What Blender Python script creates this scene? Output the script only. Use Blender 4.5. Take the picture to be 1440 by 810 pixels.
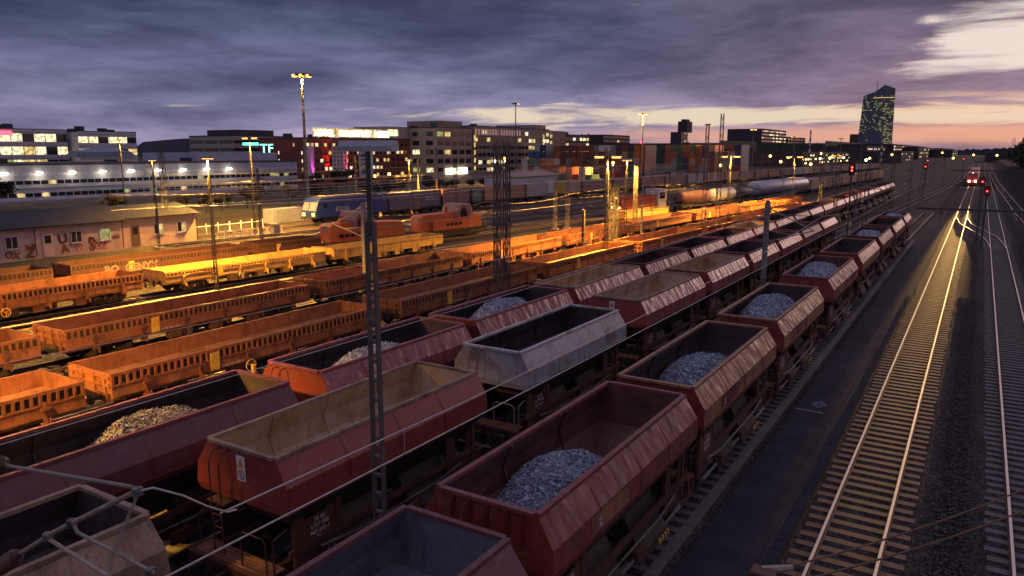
import bpy, bmesh, math, random
from mathutils import Vector, Matrix, noise as mnoise
for o in list(bpy.data.objects): bpy.data.objects.remove(o)
random.seed(7)
S = bpy.context.scene
COL = S.collection
R = math.radians

# ------------------------------------------------------------------ camera
cam = bpy.data.cameras.new('camera'); co = bpy.data.objects.new('camera', cam); COL.objects.link(co)
cam.sensor_width = 36; cam.lens = 26.25; cam.clip_start = .1; cam.clip_end = 12000
co.location = (0, 0, 10.2); co.rotation_euler = (R(90-10.362), 0, R(31.846))
S.camera = co
S.render.resolution_x = 1024; S.render.resolution_y = 576
S.view_settings.view_transform = 'Standard'; S.view_settings.look = 'None'
S.view_settings.exposure = 0.0; S.view_settings.gamma = 1

# ------------------------------------------------------------------ node helper
class NT:
    def __init__(s, tree): s.t = tree; s.n = tree.nodes; s.l = tree.links
    def put(s, sock, v):
        if isinstance(v, bpy.types.NodeSocket): s.l.new(v, sock)
        elif isinstance(v, (tuple, list)):
            if len(sock.default_value) == 4 and len(v) == 3: v = tuple(v)+(1,)
            sock.default_value = v
        else: sock.default_value = v
    def m(s, op, a, b=0.0, c=None, clamp=False):
        n = s.n.new('ShaderNodeMath'); n.operation = op; n.use_clamp = clamp
        s.put(n.inputs[0], a); s.put(n.inputs[1], b)
        if c is not None: s.put(n.inputs[2], c)
        return n.outputs[0]
    def mix(s, f, a, b, mode='MIX'):
        n = s.n.new('ShaderNodeMix'); n.data_type = 'RGBA'; n.blend_type = mode
        s.put(n.inputs[0], f); s.put(n.inputs[6], a); s.put(n.inputs[7], b); return n.outputs[2]
    def noise(s, vec, scale, detail=4, rough=.55, dist=0.0):
        n = s.n.new('ShaderNodeTexNoise'); s.put(n.inputs['Scale'], scale); n.inputs['Detail'].default_value = detail
        n.inputs['Roughness'].default_value = rough; n.inputs['Distortion'].default_value = dist
        if vec is not None: s.l.new(vec, n.inputs['Vector'])
        return n.outputs['Fac']
    def vor(s, vec, scale, feature='F1'):
        n = s.n.new('ShaderNodeTexVoronoi'); n.feature = feature; s.put(n.inputs['Scale'], scale)
        s.l.new(vec, n.inputs['Vector']); return n
    def xyz(s, x, y, z):
        n = s.n.new('ShaderNodeCombineXYZ'); s.put(n.inputs[0], x); s.put(n.inputs[1], y); s.put(n.inputs[2], z); return n.outputs[0]
    def sep(s, v):
        n = s.n.new('ShaderNodeSeparateXYZ'); s.l.new(v, n.inputs[0]); return n.outputs
    def smooth(s, v, a, b):
        n = s.n.new('ShaderNodeMapRange'); n.interpolation_type = 'SMOOTHSTEP'
        s.put(n.inputs['Value'], v); n.inputs['From Min'].default_value = a; n.inputs['From Max'].default_value = b; return n.outputs[0]
    def ramp(s, f, pts):
        n = s.n.new('ShaderNodeValToRGB'); e = n.color_ramp.elements
        while len(e) < len(pts): e.new(.5)
        for i, (p, c) in enumerate(pts): e[i].position = p; e[i].color = tuple(c)+(1,)
        s.l.new(f, n.inputs[0]); return n.outputs[0]
    def gauss(s, v, c, w):
        d = s.m('DIVIDE', s.m('SUBTRACT', v, c), w); return s.m('EXPONENT', s.m('MULTIPLY', s.m('MULTIPLY', d, d), -1.0))
    def coord(s, k='Object'):
        return s.n.new('ShaderNodeTexCoord').outputs[k]
    def scale(s, v, sc):
        n = s.n.new('ShaderNodeVectorMath'); n.operation = 'MULTIPLY'; s.l.new(v, n.inputs[0]); n.inputs[1].default_value = sc; return n.outputs[0]
    def addv(s, a, b):
        n = s.n.new('ShaderNodeVectorMath'); n.operation = 'ADD'; s.put(n.inputs[0], a); s.put(n.inputs[1], b); return n.outputs[0]

# ------------------------------------------------------------------ world : dusk sky with broken cloud deck
W = bpy.data.worlds.new('World'); S.world = W; W.use_nodes = True
k = NT(W.node_tree); bgn = W.node_tree.nodes['Background']
g = k.coord('Generated'); gx, gy, el = k.sep(g)
az = k.m('ARCTAN2', gx, gy)
cv = k.xyz(k.m('MULTIPLY', az, 1.0), k.m('MULTIPLY', el, 4.6), 0.0)
n1 = k.noise(cv, 3.0, 6, .55, .3)
n2 = k.noise(k.addv(cv, (5.3, 2.1, 0)), 9.0, 6, .6, .4)
n3 = k.noise(k.addv(cv, (1.3, 7.1, 0)), 2.2, 3, .5)
elw = k.m('ADD', el, k.m('MULTIPLY', k.m('SUBTRACT', n3, .5), .05))
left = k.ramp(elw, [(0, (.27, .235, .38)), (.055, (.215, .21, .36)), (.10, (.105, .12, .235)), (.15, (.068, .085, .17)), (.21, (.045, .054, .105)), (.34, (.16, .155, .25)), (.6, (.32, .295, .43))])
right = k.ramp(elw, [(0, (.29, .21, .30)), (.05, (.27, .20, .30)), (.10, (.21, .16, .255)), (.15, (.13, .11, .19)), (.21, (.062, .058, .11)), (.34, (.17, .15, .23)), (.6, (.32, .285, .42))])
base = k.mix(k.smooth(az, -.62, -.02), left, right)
base = k.mix(1.0, base, k.ramp(n1, [(.36, (.60, .61, .66)), (.5, (.97, .96, .95)), (.64, (1.48, 1.40, 1.30))]), 'MULTIPLY')
fine = k.ramp(n2, [(.36, (.76, .77, .80)), (.64, (1.22, 1.19, 1.14))])
base = k.mix(1.0, base, fine, 'MULTIPLY')
# cream break low over the roofs
bc = k.m('SUBTRACT', .046, k.m('MULTIPLY', k.m('ADD', az, .6), .012))
band = k.gauss(el, bc, .017)
nb = k.noise(k.addv(k.xyz(k.m('MULTIPLY', az, 1.0), k.m('MULTIPLY', el, 9.0), 0.0), (3.3, .4, 0)), 7.0, 5, .6, .5)
band = k.m('MULTIPLY', band, k.smooth(az, -.88, -.52))
band = k.smooth(k.m('ADD', band, k.m('MULTIPLY', k.m('SUBTRACT', nb, .5), 2.6)), .45, 1.0)
base = k.mix(k.m('MULTIPLY', band, .95), base, (.80, .66, .50))
# warm afterglow just over the horizon, toward the set sun
hor = k.m('MULTIPLY', k.gauss(el, .020, .015), k.smooth(az, -.72, -.12))
hn = k.smooth(k.m('ADD', hor, k.m('MULTIPLY', k.m('SUBTRACT', nb, .5), .7)), .2, 1.0)
base = k.mix(k.m('MULTIPLY', hn, .9), base, (.80, .40, .28))
# big pale opening at the right
azn = k.m('ADD', az, k.m('MULTIPLY', k.m('SUBTRACT', k.noise(cv, 5.0, 6, .6, .6), .5), .26))
op = k.m('MULTIPLY', k.smooth(azn, -.15, -.03), k.gauss(el, .118, .040))
op = k.smooth(k.m('ADD', op, k.m('MULTIPLY', k.m('SUBTRACT', nb, .52), 1.6)), .35, .85)
op = k.m('MULTIPLY', op, k.smooth(az, 1.3, .5))
base = k.mix(op, base, (.82, .70, .64))
b2 = k.m('MULTIPLY', k.m('MULTIPLY', k.gauss(el, .052, .014), k.smooth(azn, -.2, -.08)), k.smooth(nb, .38, .6))
base = k.mix(k.m('MULTIPLY', b2, .8), base, (.86, .58, .40))
gr = k.smooth(el, 0.0, -.02)
base = k.mix(gr, base, (.03, .027, .03))
sky = k.n.new('ShaderNodeTexSky'); sky.sky_type = 'NISHITA'; sky.sun_disc = False; sky.sun_elevation = R(1.0); sky.sun_rotation = R(8)
sk = k.mix(1.0, sky.outputs[0], (.004, .004, .004), 'MULTIPLY')
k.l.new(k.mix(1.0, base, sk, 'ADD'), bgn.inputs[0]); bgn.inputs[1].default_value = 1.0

sl = bpy.data.lights.new('sun', 'SUN'); sl.energy = .35; sl.angle = R(12); sl.color = (1, .6, .5)
so = bpy.data.objects.new('sun', sl); COL.objects.link(so); so.rotation_euler = (R(83), 0, R(172))

# ------------------------------------------------------------------ materials
MATS = {}
def newmat(name):
    m = bpy.data.materials.new(name); m.use_nodes = True; MATS[name] = m
    return m, NT(m.node_tree), m.node_tree.nodes['Principled BSDF']
def bump(k, b, h, strength, dist=.02):
    n = k.n.new('ShaderNodeBump'); n.inputs['Strength'].default_value = strength; n.inputs['Distance'].default_value = dist
    k.l.new(h, n.inputs['Height']); k.l.new(n.outputs[0], b.inputs['Normal'])
def paint(name, c1, c2, rough=.5, dent=0.0, streak=.4, sc=1.0, metal=0.0, patch=.5, fine=.3):
    """weathered paint: large patches of c2, vertical grime streaks, soft dents"""
    m, k, b = newmat(name)
    o = k.coord('Object'); inf = k.n.new('ShaderNodeObjectInfo').outputs['Random']
    o2 = k.addv(o, k.xyz(k.m('MULTIPLY', inf, 37.0), k.m('MULTIPLY', inf, 11.0), 0.0))
    a = k.noise(o2, 1.1*sc, 6, .6); st = k.noise(k.scale(o2, (6, 6, .7)), 1.2*sc, 5, .6); f = k.noise(o2, 14*sc, 5, .65)
    fac = k.smooth(a, .62-patch*.3, .85-patch*.2)
    dark = tuple(x*.45 for x in c2); mx = sum(c1)/3; dusty = tuple(.45*x+.55*mx*1.5+.03 for x in c1)
    du = k.noise(k.addv(o2, (9.1, 3.3, 1.7)), 2.4*sc, 7, .7); c1n = k.mix(k.m('MULTIPLY', k.smooth(du, .48, .72), .55), c1, dusty)
    c = k.mix(fac, c1n, c2)
    rs = k.noise(k.addv(o2, (2.2, 8.8, 4.1)), 3.3*sc, 8, .75); c = k.mix(k.m('MULTIPLY', k.smooth(rs, .60, .70), min(.8, fine*2)), c, (.09, .035, .015))
    c = k.mix(k.m('MULTIPLY', k.smooth(st, .52, .78), streak), c, dark)
    c = k.mix(k.m('MULTIPLY', k.smooth(f, .45, .8), fine), c, dark)
    c = k.mix(1.0, c, k.ramp(inf, [(0, (.8, .8, .8)), (1, (1.18, 1.15, 1.12))]), 'MULTIPLY')
    k.l.new(c, b.inputs['Base Color']); b.inputs['Metallic'].default_value = metal
    k.l.new(k.m('ADD', rough-.1, k.m('MULTIPLY', f, .25)), b.inputs['Roughness'])
    if dent:
        d = k.m('ADD', k.noise(k.scale(o2, (1, 1.5, .7)), 1.5, 2, .4), k.m('MULTIPLY', f, .03))
        bump(k, b, d, min(1, dent), .11*dent)
    else: bump(k, b, f, .25, .01)
    return m
def plain(name, c, rough=.6, metal=0.0):
    m, k, b = newmat(name); o = k.coord('Object'); f = k.noise(o, 6, 4, .6)
    k.l.new(k.mix(1.0, c, k.ramp(f, [(.3, (.75, .75, .75)), (.7, (1.2, 1.2, 1.2))]), 'MULTIPLY'), b.inputs['Base Color'])
    b.inputs['Roughness'].default_value = rough; b.inputs['Metallic'].default_value = metal
    bump(k, b, f, .2, .01); return m
def emit(name, c, s, base=(.8, .8, .8)):
    m, k, b = newmat(name); b.inputs['Base Color'].default_value = tuple(base)+(1,)
    b.inputs['Emission Color'].default_value = tuple(c)+(1,); b.inputs['Emission Strength'].default_value = s; return m

paint('red_brown', (.20, .035, .024), (.12, .028, .026), .42, .35, .45)
paint('red_clean', (.27, .05, .038), (.19, .042, .038), .42, .25, .35, patch=.35, fine=.22)
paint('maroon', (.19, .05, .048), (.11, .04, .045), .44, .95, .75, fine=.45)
paint('maroon_gold_sheen', (.32, .15, .07), (.16, .07, .05), .38, .95, .75, fine=.45)  # golden light reflected by the wagon sides, painted into the base colour
paint('plum', (.13, .045, .058), (.16, .035, .03), .5, .45, .4)
paint('rose', (.26, .075, .085), (.15, .05, .06), .40, .9, .6, fine=.4)
paint('grey_paint', (.46, .45, .48), (.24, .19, .18), .55, .35, .7, patch=.7)
paint('dirty_beige', (.34, .235, .16), (.15, .085, .06), .6, .35, .6, patch=.7, fine=.6)
paint('beige_inside', (.55, .40, .25), (.38, .22, .11), .6, .15, .5, patch=.6)
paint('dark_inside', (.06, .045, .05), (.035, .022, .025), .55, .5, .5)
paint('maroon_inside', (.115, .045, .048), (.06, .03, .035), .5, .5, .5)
paint('blue_plate', (.12, .13, .17), (.07, .07, .09), .4, .3, .5)
paint('frame_brown', (.10, .035, .025), (.035, .02, .018), .6, 0, .5)
paint('frame_dark', (.035, .025, .022), (.02, .014, .012), .7, 0, .5)
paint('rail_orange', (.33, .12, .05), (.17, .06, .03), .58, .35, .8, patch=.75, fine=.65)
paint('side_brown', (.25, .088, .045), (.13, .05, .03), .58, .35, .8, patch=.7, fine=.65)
paint('side_lamp_yellow', (.60, .36, .10), (.38, .2, .05), .5, .1, .4)  # yellow lamp light painted into the wagon colour
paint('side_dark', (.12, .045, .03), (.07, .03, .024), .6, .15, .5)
paint('deck', (.30, .13, .06), (.14, .06, .03), .75, 0, .6, 2, patch=.8, fine=.7)
paint('loco_orange', (.62, .14, .035), (.45, .10, .03), .35, 0, .3, patch=.3)
paint('loco_red', (.45, .04, .03), (.3, .03, .03), .4, 0, .3)
paint('loco_roof', (.42, .24, .18), (.3, .17, .13), .45, 0, .3)
paint('loco_blue', (.006, .035, .24), (.005, .022, .15), .3, 0, .2)
paint('steel', (.16, .16, .17), (.08, .07, .07), .5, 0, .3, metal=.3)
paint('mast_dark', (.075, .075, .078), (.05, .04, .035), .6, 0, .4)
paint('mast_grey', (.20, .21, .215), (.11, .11, .11), .6, 0, .4)
paint('lamp_box', (.38, .42, .52), (.3, .33, .42), .45, 0, .2)
paint('concrete', (.30, .28, .26), (.2, .185, .17), .85, 0, .3)
paint('white_wall', (.62, .60, .66), (.5, .48, .53), .8, 0, .25, .3)
paint('grey_wall', (.40, .42, .55), (.33, .35, .46), .7, 0, .2, .3)
paint('tan_wall', (.42, .35, .31), (.32, .27, .24), .8, 0, .3, .3)
paint('office_stone', (.36, .28, .24), (.27, .215, .19), .75, 0, .3, .4)
paint('house_wall', (.66, .47, .43), (.52, .37, .34), .85, 0, .35, .6)
paint('roof_felt', (.020, .023, .045), (.014, .016, .03), .8, 0, .3, .5)
paint('dark_block', (.055, .045, .06), (.04, .035, .045), .8, 0, .3, .2)
paint('brown_block', (.13, .08, .07), (.06, .04, .04), .8, 0, .3, .2)
paint('ecb_glass', (.10, .125, .19), (.07, .085, .14), .3, 0, .1, .02)
paint('green_roof', (.05, .075, .04), (.04, .05, .03), .8, 0, .2, .1)
paint('porcelain', (.10, .045, .03), (.06, .03, .02), .3, 0, .2)
paint('tube_metal', (.30, .25, .21), (.20, .16, .13), .45, 0, .3, 3)
paint('tank_white', (.42, .44, .52), (.32, .33, .4), .4, 0, .5, .5)
paint('tank_dark', (.10, .095, .09), (.06, .05, .05), .5, 0, .5, .5)
for n_, c_ in dict(co_orange=(.40, .13, .06), co_rust=(.24, .075, .05), co_navy=(.03, .04, .13), co_blue=(.05, .10, .27), co_grey=(.27, .27, .32), co_purple=(.15, .065, .08), co_green=(.05, .12, .09), co_tan=(.45, .30, .19), co_white=(.48, .45, .45), co_red=(.34, .05, .04)).items():
    m, k, b = newmat(n_); o = k.coord('Object'); x, y, z = k.sep(o)
    w = k.m('SINE', k.m('MULTIPLY', k.m('ADD', x, y), 22.0)); f = k.noise(o, 2.5, 5, .6)
    k.l.new(k.mix(1.0, c_, k.ramp(f, [(.3, (.7, .7, .7)), (.7, (1.15, 1.15, 1.15))]), 'MULTIPLY'), b.inputs['Base Color'])
    b.inputs['Roughness'].default_value = .5; bump(k, b, w, .6, .03)
# brick
m, k, b = newmat('brick'); o = k.coord('Object'); x, y, z = k.sep(o)
bt = k.n.new('ShaderNodeTexBrick'); k.l.new(k.xyz(k.m('ADD', x, y), z, 0.0), bt.inputs['Vector'])
bt.inputs['Color1'].default_value = (.30, .075, .05, 1); bt.inputs['Color2'].default_value = (.23, .06, .04, 1); bt.inputs['Mortar'].default_value = (.11, .06, .05, 1)
bt.inputs['Scale'].default_value = 2.2; k.l.new(bt.outputs[0], b.inputs['Base Color']); b.inputs['Roughness'].default_value = .85
# ballast ground
def ground_mat(name, c1, c2, c3, gs=9.0):
    m, k, b = newmat(name); o = k.coord('Object')
    v = k.vor(o, gs); big = k.noise(o, .08, 5, .6); mid = k.noise(k.scale(o, (1, .25, 1)), .7, 5, .6)
    c = k.mix(k.smooth(big, .4, .62), c1, c2)
    c = k.mix(k.smooth(mid, .5, .72), c, c3)
    sp = k.n.new('ShaderNodeSeparateColor'); k.l.new(v.outputs['Color'], sp.inputs[0])
    c = k.mix(1.0, c, k.ramp(sp.outputs[0], [(0, (.45, .45, .45)), (.5, (.9, .9, .9)), (1, (1.9, 1.9, 1.9))]), 'MULTIPLY')
    k.l.new(c, b.inputs['Base Color']); b.inputs['Roughness'].default_value = .9
    b.inputs['Specular IOR Level'].default_value = .12; bump(k, b, v.outputs['Distance'], .12 if name.startswith('ballast') else .8, .015 if name.startswith('ballast') else .06); return m
ground_mat('ground', (.085, .065, .05), (.06, .055, .04), (.13, .095, .055), 7.0)
ground_mat('ballast', (.042, .036, .038), (.03, .026, .028), (.055, .045, .043), 12.0)
ground_mat('ballast_dark', (.022, .020, .024), (.017, .015, .018), (.03, .026, .03), 12.0)
ground_mat('lamplit_sand', (.19, .14, .075), (.13, .10, .05), (.09, .075, .04), 5.0)  # sodium light on the ground, painted as a sand tone
ground_mat('stones_blue', (.26, .29, .37), (.19, .22, .30), (.34, .36, .42), 16.0)
ground_mat('stones_pale', (.19, .18, .19), (.14, .14, .16), (.23, .21, .21), 16.0)
m, k, b = newmat('grass'); o = k.coord('Object'); f = k.noise(o, 3, 6, .7)
k.l.new(k.ramp(f, [(.3, (.03, .035, .015)), (.6, (.075, .065, .03)), (.8, (.12, .09, .04))]), b.inputs['Base Color']); b.inputs['Roughness'].default_value = .95; bump(k, b, f, 1, .1)
m, k, b = newmat('asphalt'); o = k.coord('Object'); f = k.noise(o, 60, 3, .7); g2 = k.noise(o, .8, 5, .6)
c = k.mix(k.smooth(g2, .42, .62), (.024, .025, .039), (.036, .036, .050)); c = k.mix(1.0, c, k.ramp(f, [(.3, (.65, .65, .65)), (.7, (1.4, 1.4, 1.4))]), 'MULTIPLY')
k.l.new(c, b.inputs['Base Color']); b.inputs['Roughness'].default_value = .85; b.inputs['Specular IOR Level'].default_value = .12; bump(k, b, f, .15, .003)
m, k, b = newmat('rail_steel'); b.inputs['Base Color'].default_value = (.62, .58, .55, 1); b.inputs['Metallic'].default_value = 1
o = k.coord('Object'); f = k.noise(k.scale(o, (1, .5, 1)), 5, 3, .6); k.l.new(k.m('ADD', .46, k.m('MULTIPLY', f, .12)), b.inputs['Roughness'])
m, k, b = newmat('rail_rust'); b.inputs['Base Color'].default_value = (.10, .05, .035, 1); b.inputs['Roughness'].default_value = .75
m, k, b = newmat('sleeper'); o = k.coord('Object'); f = k.noise(o, 4, 5, .6)
k.l.new(k.ramp(f, [(.3, (.075, .07, .078)), (.7, (.14, .13, .14))]), b.inputs['Base Color']); b.inputs['Roughness'].default_value = .8
m, k, b = newmat('sleeper_train_glow'); o = k.coord('Object'); f = k.noise(o, 4, 5, .6)  # grey sleepers tinted with the reddish light of the train
k.l.new(k.ramp(f, [(.3, (.075, .040, .036)), (.7, (.13, .062, .052))]), b.inputs['Base Color']); b.inputs['Roughness'].default_value = .7
m, k, b = newmat('glass_dark'); b.inputs['Base Color'].default_value = (.02, .022, .03, 1); b.inputs['Roughness'].default_value = .12; b.inputs['Specular IOR Level'].default_value = .6
m, k, b = newmat('glass_sky'); b.inputs['Base Color'].default_value = (.08, .08, .10, 1); b.inputs['Roughness'].default_value = .1; b.inputs['Metallic'].default_value = .6; b.inputs['Base Color'].default_value = (.5, .45, .5, 1)
def winmat(name, c, s):
    m, k, b = newmat(name); o = k.coord('Object'); f = k.noise(o, 1.1, 3, .6)
    b.inputs['Base Color'].default_value = (.05, .05, .05, 1)
    k.l.new(k.mix(k.smooth(f, .38, .62), tuple(x*.35 for x in c), c), b.inputs['Emission Color']); b.inputs['Emission Strength'].default_value = s
winmat('win_warm', (1, .70, .25), 1.1); winmat('win_white', (1, .88, .5), 1.7); winmat('tower_warm', (.85, .78, .30), .55); winmat('tower_green', (.5, .62, .28), .4); winmat('win_green', (.55, .62, .18), .8)
emit('lamp_sodium', (1, .42, .06), 4.2); emit('lamp_white', (1, .9, .6), 7); emit('lamp_amber', (1, .6, .16), 5); emit('sign_white', (1, .88, .55), 5)
emit('red_signal', (1, .03, .02), 9); emit('teal_sign', (.05, .95, .65), 3); emit('red_wash', (1, .03, .03), .9); emit('red_sign', (1, .05, .1), 3)
emit('pink_light', (1, .1, .5), 3); emit('head_lamp', (1, .82, .45), 160)
plain('ballast_stone', (.085, .075, .075), .9); plain('weed', (.12, .10, .04), .9); plain('white_paint', (.7, .68, .7)); plain('yellow_paint', (.7, .42, .06)); plain('black_paint', (.015, .015, .015)); plain('text_white', (.55, .5, .52)); plain('blue_tarp', (.03, .08, .3))
plain('graffiti_grey', (.20, .17, .17)); plain('graffiti_purple', (.12, .03, .05)); plain('graffiti_brown', (.25, .09, .03)); plain('graffiti_pink', (.5, .16, .12)); plain('foliage', (.035, .035, .022), .9); plain('bark', (.04, .03, .028), .9)
plain('wire', (.50, .46, .44), .4, .3); plain('rope_brown', (.14, .08, .04)); plain('wire_dark', (.05, .045, .045), .6); plain('blue_mark', (.15, .2, .42)); plain('hill', (.03, .035, .05), .95); plain('banner', (.45, .43, .5)); plain('rubber', (.02, .02, .02))
M = MATS

# ------------------------------------------------------------------ mesh builder
class MB:
    def __init__(s): s.v = []; s.f = []; s.mi = []; s.cur = 0
    def box(s, x0, x1, y0, y1, z0, z1):
        b = len(s.v)
        s.v += [(x0, y0, z0), (x1, y0, z0), (x1, y1, z0), (x0, y1, z0), (x0, y0, z1), (x1, y0, z1), (x1, y1, z1), (x0, y1, z1)]
        for q in ((0, 3, 2, 1), (4, 5, 6, 7), (0, 1, 5, 4), (1, 2, 6, 5), (2, 3, 7, 6), (3, 0, 4, 7)):
            s.f.append(tuple(b+i for i in q)); s.mi.append(s.cur)
        return s
    def quad(s, *p):
        b = len(s.v); s.v += [tuple(q) for q in p]; s.f.append(tuple(range(b, b+len(p)))); s.mi.append(s.cur); return s
    def tube(s, p0, p1, r0, r1=None, n=8, cap=True):
        r1 = r0 if r1 is None else r1
        a = Vector(p0); c = Vector(p1); d = (c-a)
        if d.length < 1e-6: return s
        d.normalize(); u = d.orthogonal().normalized(); w = d.cross(u); b = len(s.v)
        for p, r in ((a, r0), (c, r1)):
            for i in range(n):
                t = 2*math.pi*i/n; s.v.append(tuple(p+u*(r*math.cos(t))+w*(r*math.sin(t))))
        for i in range(n):
            j = (i+1) % n; s.f.append((b+i, b+j, b+n+j, b+n+i)); s.mi.append(s.cur)
        if cap:
            s.f.append(tuple(b+i for i in reversed(range(n)))); s.f.append(tuple(b+n+i for i in range(n))); s.mi += [s.cur]*2
        return s
    def path(s, pts, r, n=6):
        for a, b in zip(pts, pts[1:]): s.tube(a, b, r, r, n)
        return s
    def bar(s, p0, p1, w, h=None):   # rectangular bar between two points
        h = h or w; a = Vector(p0); c = Vector(p1); d = (c-a).normalized()
        up = Vector((0, 0, 1)) if abs(d.z) < .9 else Vector((0, 1, 0))
        u = d.cross(up).normalized(); v = u.cross(d).normalized(); b = len(s.v)
        for p in (a, c):
            for i, j in ((-1, -1), (1, -1), (1, 1), (-1, 1)): s.v.append(tuple(p+u*(w/2*i)+v*(h/2*j)))
        for q in ((0, 1, 2, 3), (7, 6, 5, 4), (0, 4, 5, 1), (1, 5, 6, 2), (2, 6, 7, 3), (3, 7, 4, 0)):
            s.f.append(tuple(b+i for i in q)); s.mi.append(s.cur)
        return s
    def lathe(s, prof, axis='z', c=(0, 0, 0), n=16):
        b = len(s.v)
        for a, r in prof:
            for i in range(n):
                t = 2*math.pi*i/n; x, y = r*math.cos(t), r*math.sin(t)
                s.v.append((c[0]+x, c[1]+y, c[2]+a) if axis == 'z' else ((c[0]+a, c[1]+x, c[2]+y) if axis == 'x' else (c[0]+x, c[1]+a, c[2]+y)))
        for k_ in range(len(prof)-1):
            for i in range(n):
                j = (i+1) % n; s.f.append((b+k_*n+i, b+k_*n+j, b+(k_+1)*n+j, b+(k_+1)*n+i)); s.mi.append(s.cur)
        s.f.append(tuple(b+i for i in range(n))); s.f.append(tuple(b+(len(prof)-1)*n+i for i in range(n))); s.mi += [s.cur]*2
        return s
    def prism(s, poly, a0, a1, axis='y'):   # poly in the plane across the axis
        b = len(s.v); n = len(poly)
        for a in (a0, a1):
            for p, q in poly: s.v.append((p, a, q) if axis == 'y' else ((a, p, q) if axis == 'x' else (p, q, a)))
        for i in range(n):
            j = (i+1) % n; s.f.append((b+i, b+j, b+n+j, b+n+i)); s.mi.append(s.cur)
        s.f.append(tuple(b+i for i in range(n))); s.f.append(tuple(b+n+i for i in reversed(range(n)))); s.mi += [s.cur]*2
        return s
    def mesh(s, name, mats, fix=True, smooth=False):
        me = bpy.data.meshes.new(name); me.from_pydata(s.v, [], s.f)
        for mm in (mats if isinstance(mats, (list, tuple)) else [mats]): me.materials.append(M[mm] if isinstance(mm, str) else mm)
        me.polygons.foreach_set('material_index', s.mi)
        if fix:
            bm = bmesh.new(); bm.from_mesh(me); bmesh.ops.recalc_face_normals(bm, faces=bm.faces); bm.to_mesh(me); bm.free()
        if smooth: me.polygons.foreach_set('use_smooth', [True]*len(me.polygons))
        me.update(); return me
    def build(s, name, mats, parent=None, loc=(0, 0, 0), rz=0.0, smooth=False, bevel=0):
        o = bpy.data.objects.new(name, s.mesh(name, mats, smooth=smooth)); COL.objects.link(o); o.location = loc; o.rotation_euler = (0, 0, rz)
        if parent: o.parent = parent
        if bevel:
            bv = o.modifiers.new('bevel', 'BEVEL'); bv.width = bevel; bv.segments = 2; bv.limit_method = 'ANGLE'
        return o
def tag(o, label=None, cat=None, group=None, kind=None):
    if label: o['label'] = label
    if cat: o['category'] = cat
    if group: o['group'] = group
    if kind: o['kind'] = kind
    return o
def empty(name, loc, rz=0.0, label=None, cat=None, group=None):
    o = bpy.data.objects.new(name, None); COL.objects.link(o); o.location = loc; o.rotation_euler = (0, 0, rz); o.empty_display_size = .3
    return tag(o, label, cat, group)
def copy_tree(o, parent=None):
    c = o.copy(); COL.objects.link(c); c.parent = parent
    for ch in list(o.children): copy_tree(ch, c)
    return c
def adopt(c, p):
    bpy.context.view_layer.update(); mw = c.matrix_world.copy(); c.parent = p; c.matrix_parent_inverse = Matrix(); c.matrix_basis = p.matrix_world.inverted() @ mw
    for k_ in ('category', 'group'):
        if k_ in c: del c[k_]
def text(body, size, mat, parent, loc, rot, name='lettering', ext=.004):
    bold = .045 if name == 'graffiti' else .0
    cu = bpy.data.curves.new('t', 'FONT'); cu.body = body; cu.size = size; cu.extrude = ext; cu.offset = bold*size; cu.align_x = 'CENTER'; cu.resolution_u = 2
    t = bpy.data.objects.new('t', cu); COL.objects.link(t)
    me = bpy.data.meshes.new_from_object(t.evaluated_get(bpy.context.evaluated_depsgraph_get()))
    bpy.data.objects.remove(t); me.materials.clear(); me.materials.append(M[mat])
    o = bpy.data.objects.new(name, me); COL.objects.link(o); o.location = loc; o.rotation_euler = rot
    if parent: o.parent = parent
    return o
ORD = ['first', 'second', 'third', 'fourth', 'fifth', 'sixth', 'seventh', 'eighth', 'ninth', 'tenth', 'eleventh', 'twelfth', 'thirteenth', 'fourteenth', 'fifteenth', 'sixteenth', 'seventeenth', 'eighteenth', 'nineteenth', 'twentieth', 'twenty first', 'twenty second', 'twenty third', 'twenty fourth', 'twenty fifth', 'twenty sixth', 'twenty seventh', 'twenty eighth', 'twenty ninth', 'thirtieth', 'thirty first', 'thirty second', 'thirty third']
def curve(pts):
    def fn(y):
        if y <= pts[0][0]: return pts[0][1]
        for (a, xa), (b, xb) in zip(pts, pts[1:]):
            if y <= b: return xa+(xb-xa)*(y-a)/(b-a)
        (a, xa), (b, xb) = pts[-2:]; return xb+(xb-xa)*(y-b)/(b-a)
    return fn
XA = curve([(-20, -7.35), (90, -7.35), (140, -6.9)]); XB = curve([(-20, -13.35), (90, -13.35), (140, -12.6)]); XC = curve([(-20, -17.35), (90, -17.2), (200, -16.6)])
XD = curve([(-20, -28.7), (40, -28.5), (60, -28.0), (90, -26.2), (170, -20.5)]); XE = curve([(-20, -37.6), (30, -37.0), (60, -36.5), (90, -35.0), (170, -27.5)])
XF = curve([(-20, -50.4), (30, -49.9), (60, -48.2), (100, -43.0), (180, -33)]); XG = curve([(-20, -58.2), (30, -57.6), (50, -56.0), (80, -52.6), (130, -45.5), (200, -37)])
XK = curve([(-20, -84), (75, -79.5), (140, -79), (200, -74), (300, -66), (500, -47)]); XL = curve([(-20, -72), (60, -64), (130, -41.5), (190, -36), (300, -31)])
XT = lambda y: -2.0
XR = lambda y: 2.35

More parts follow.
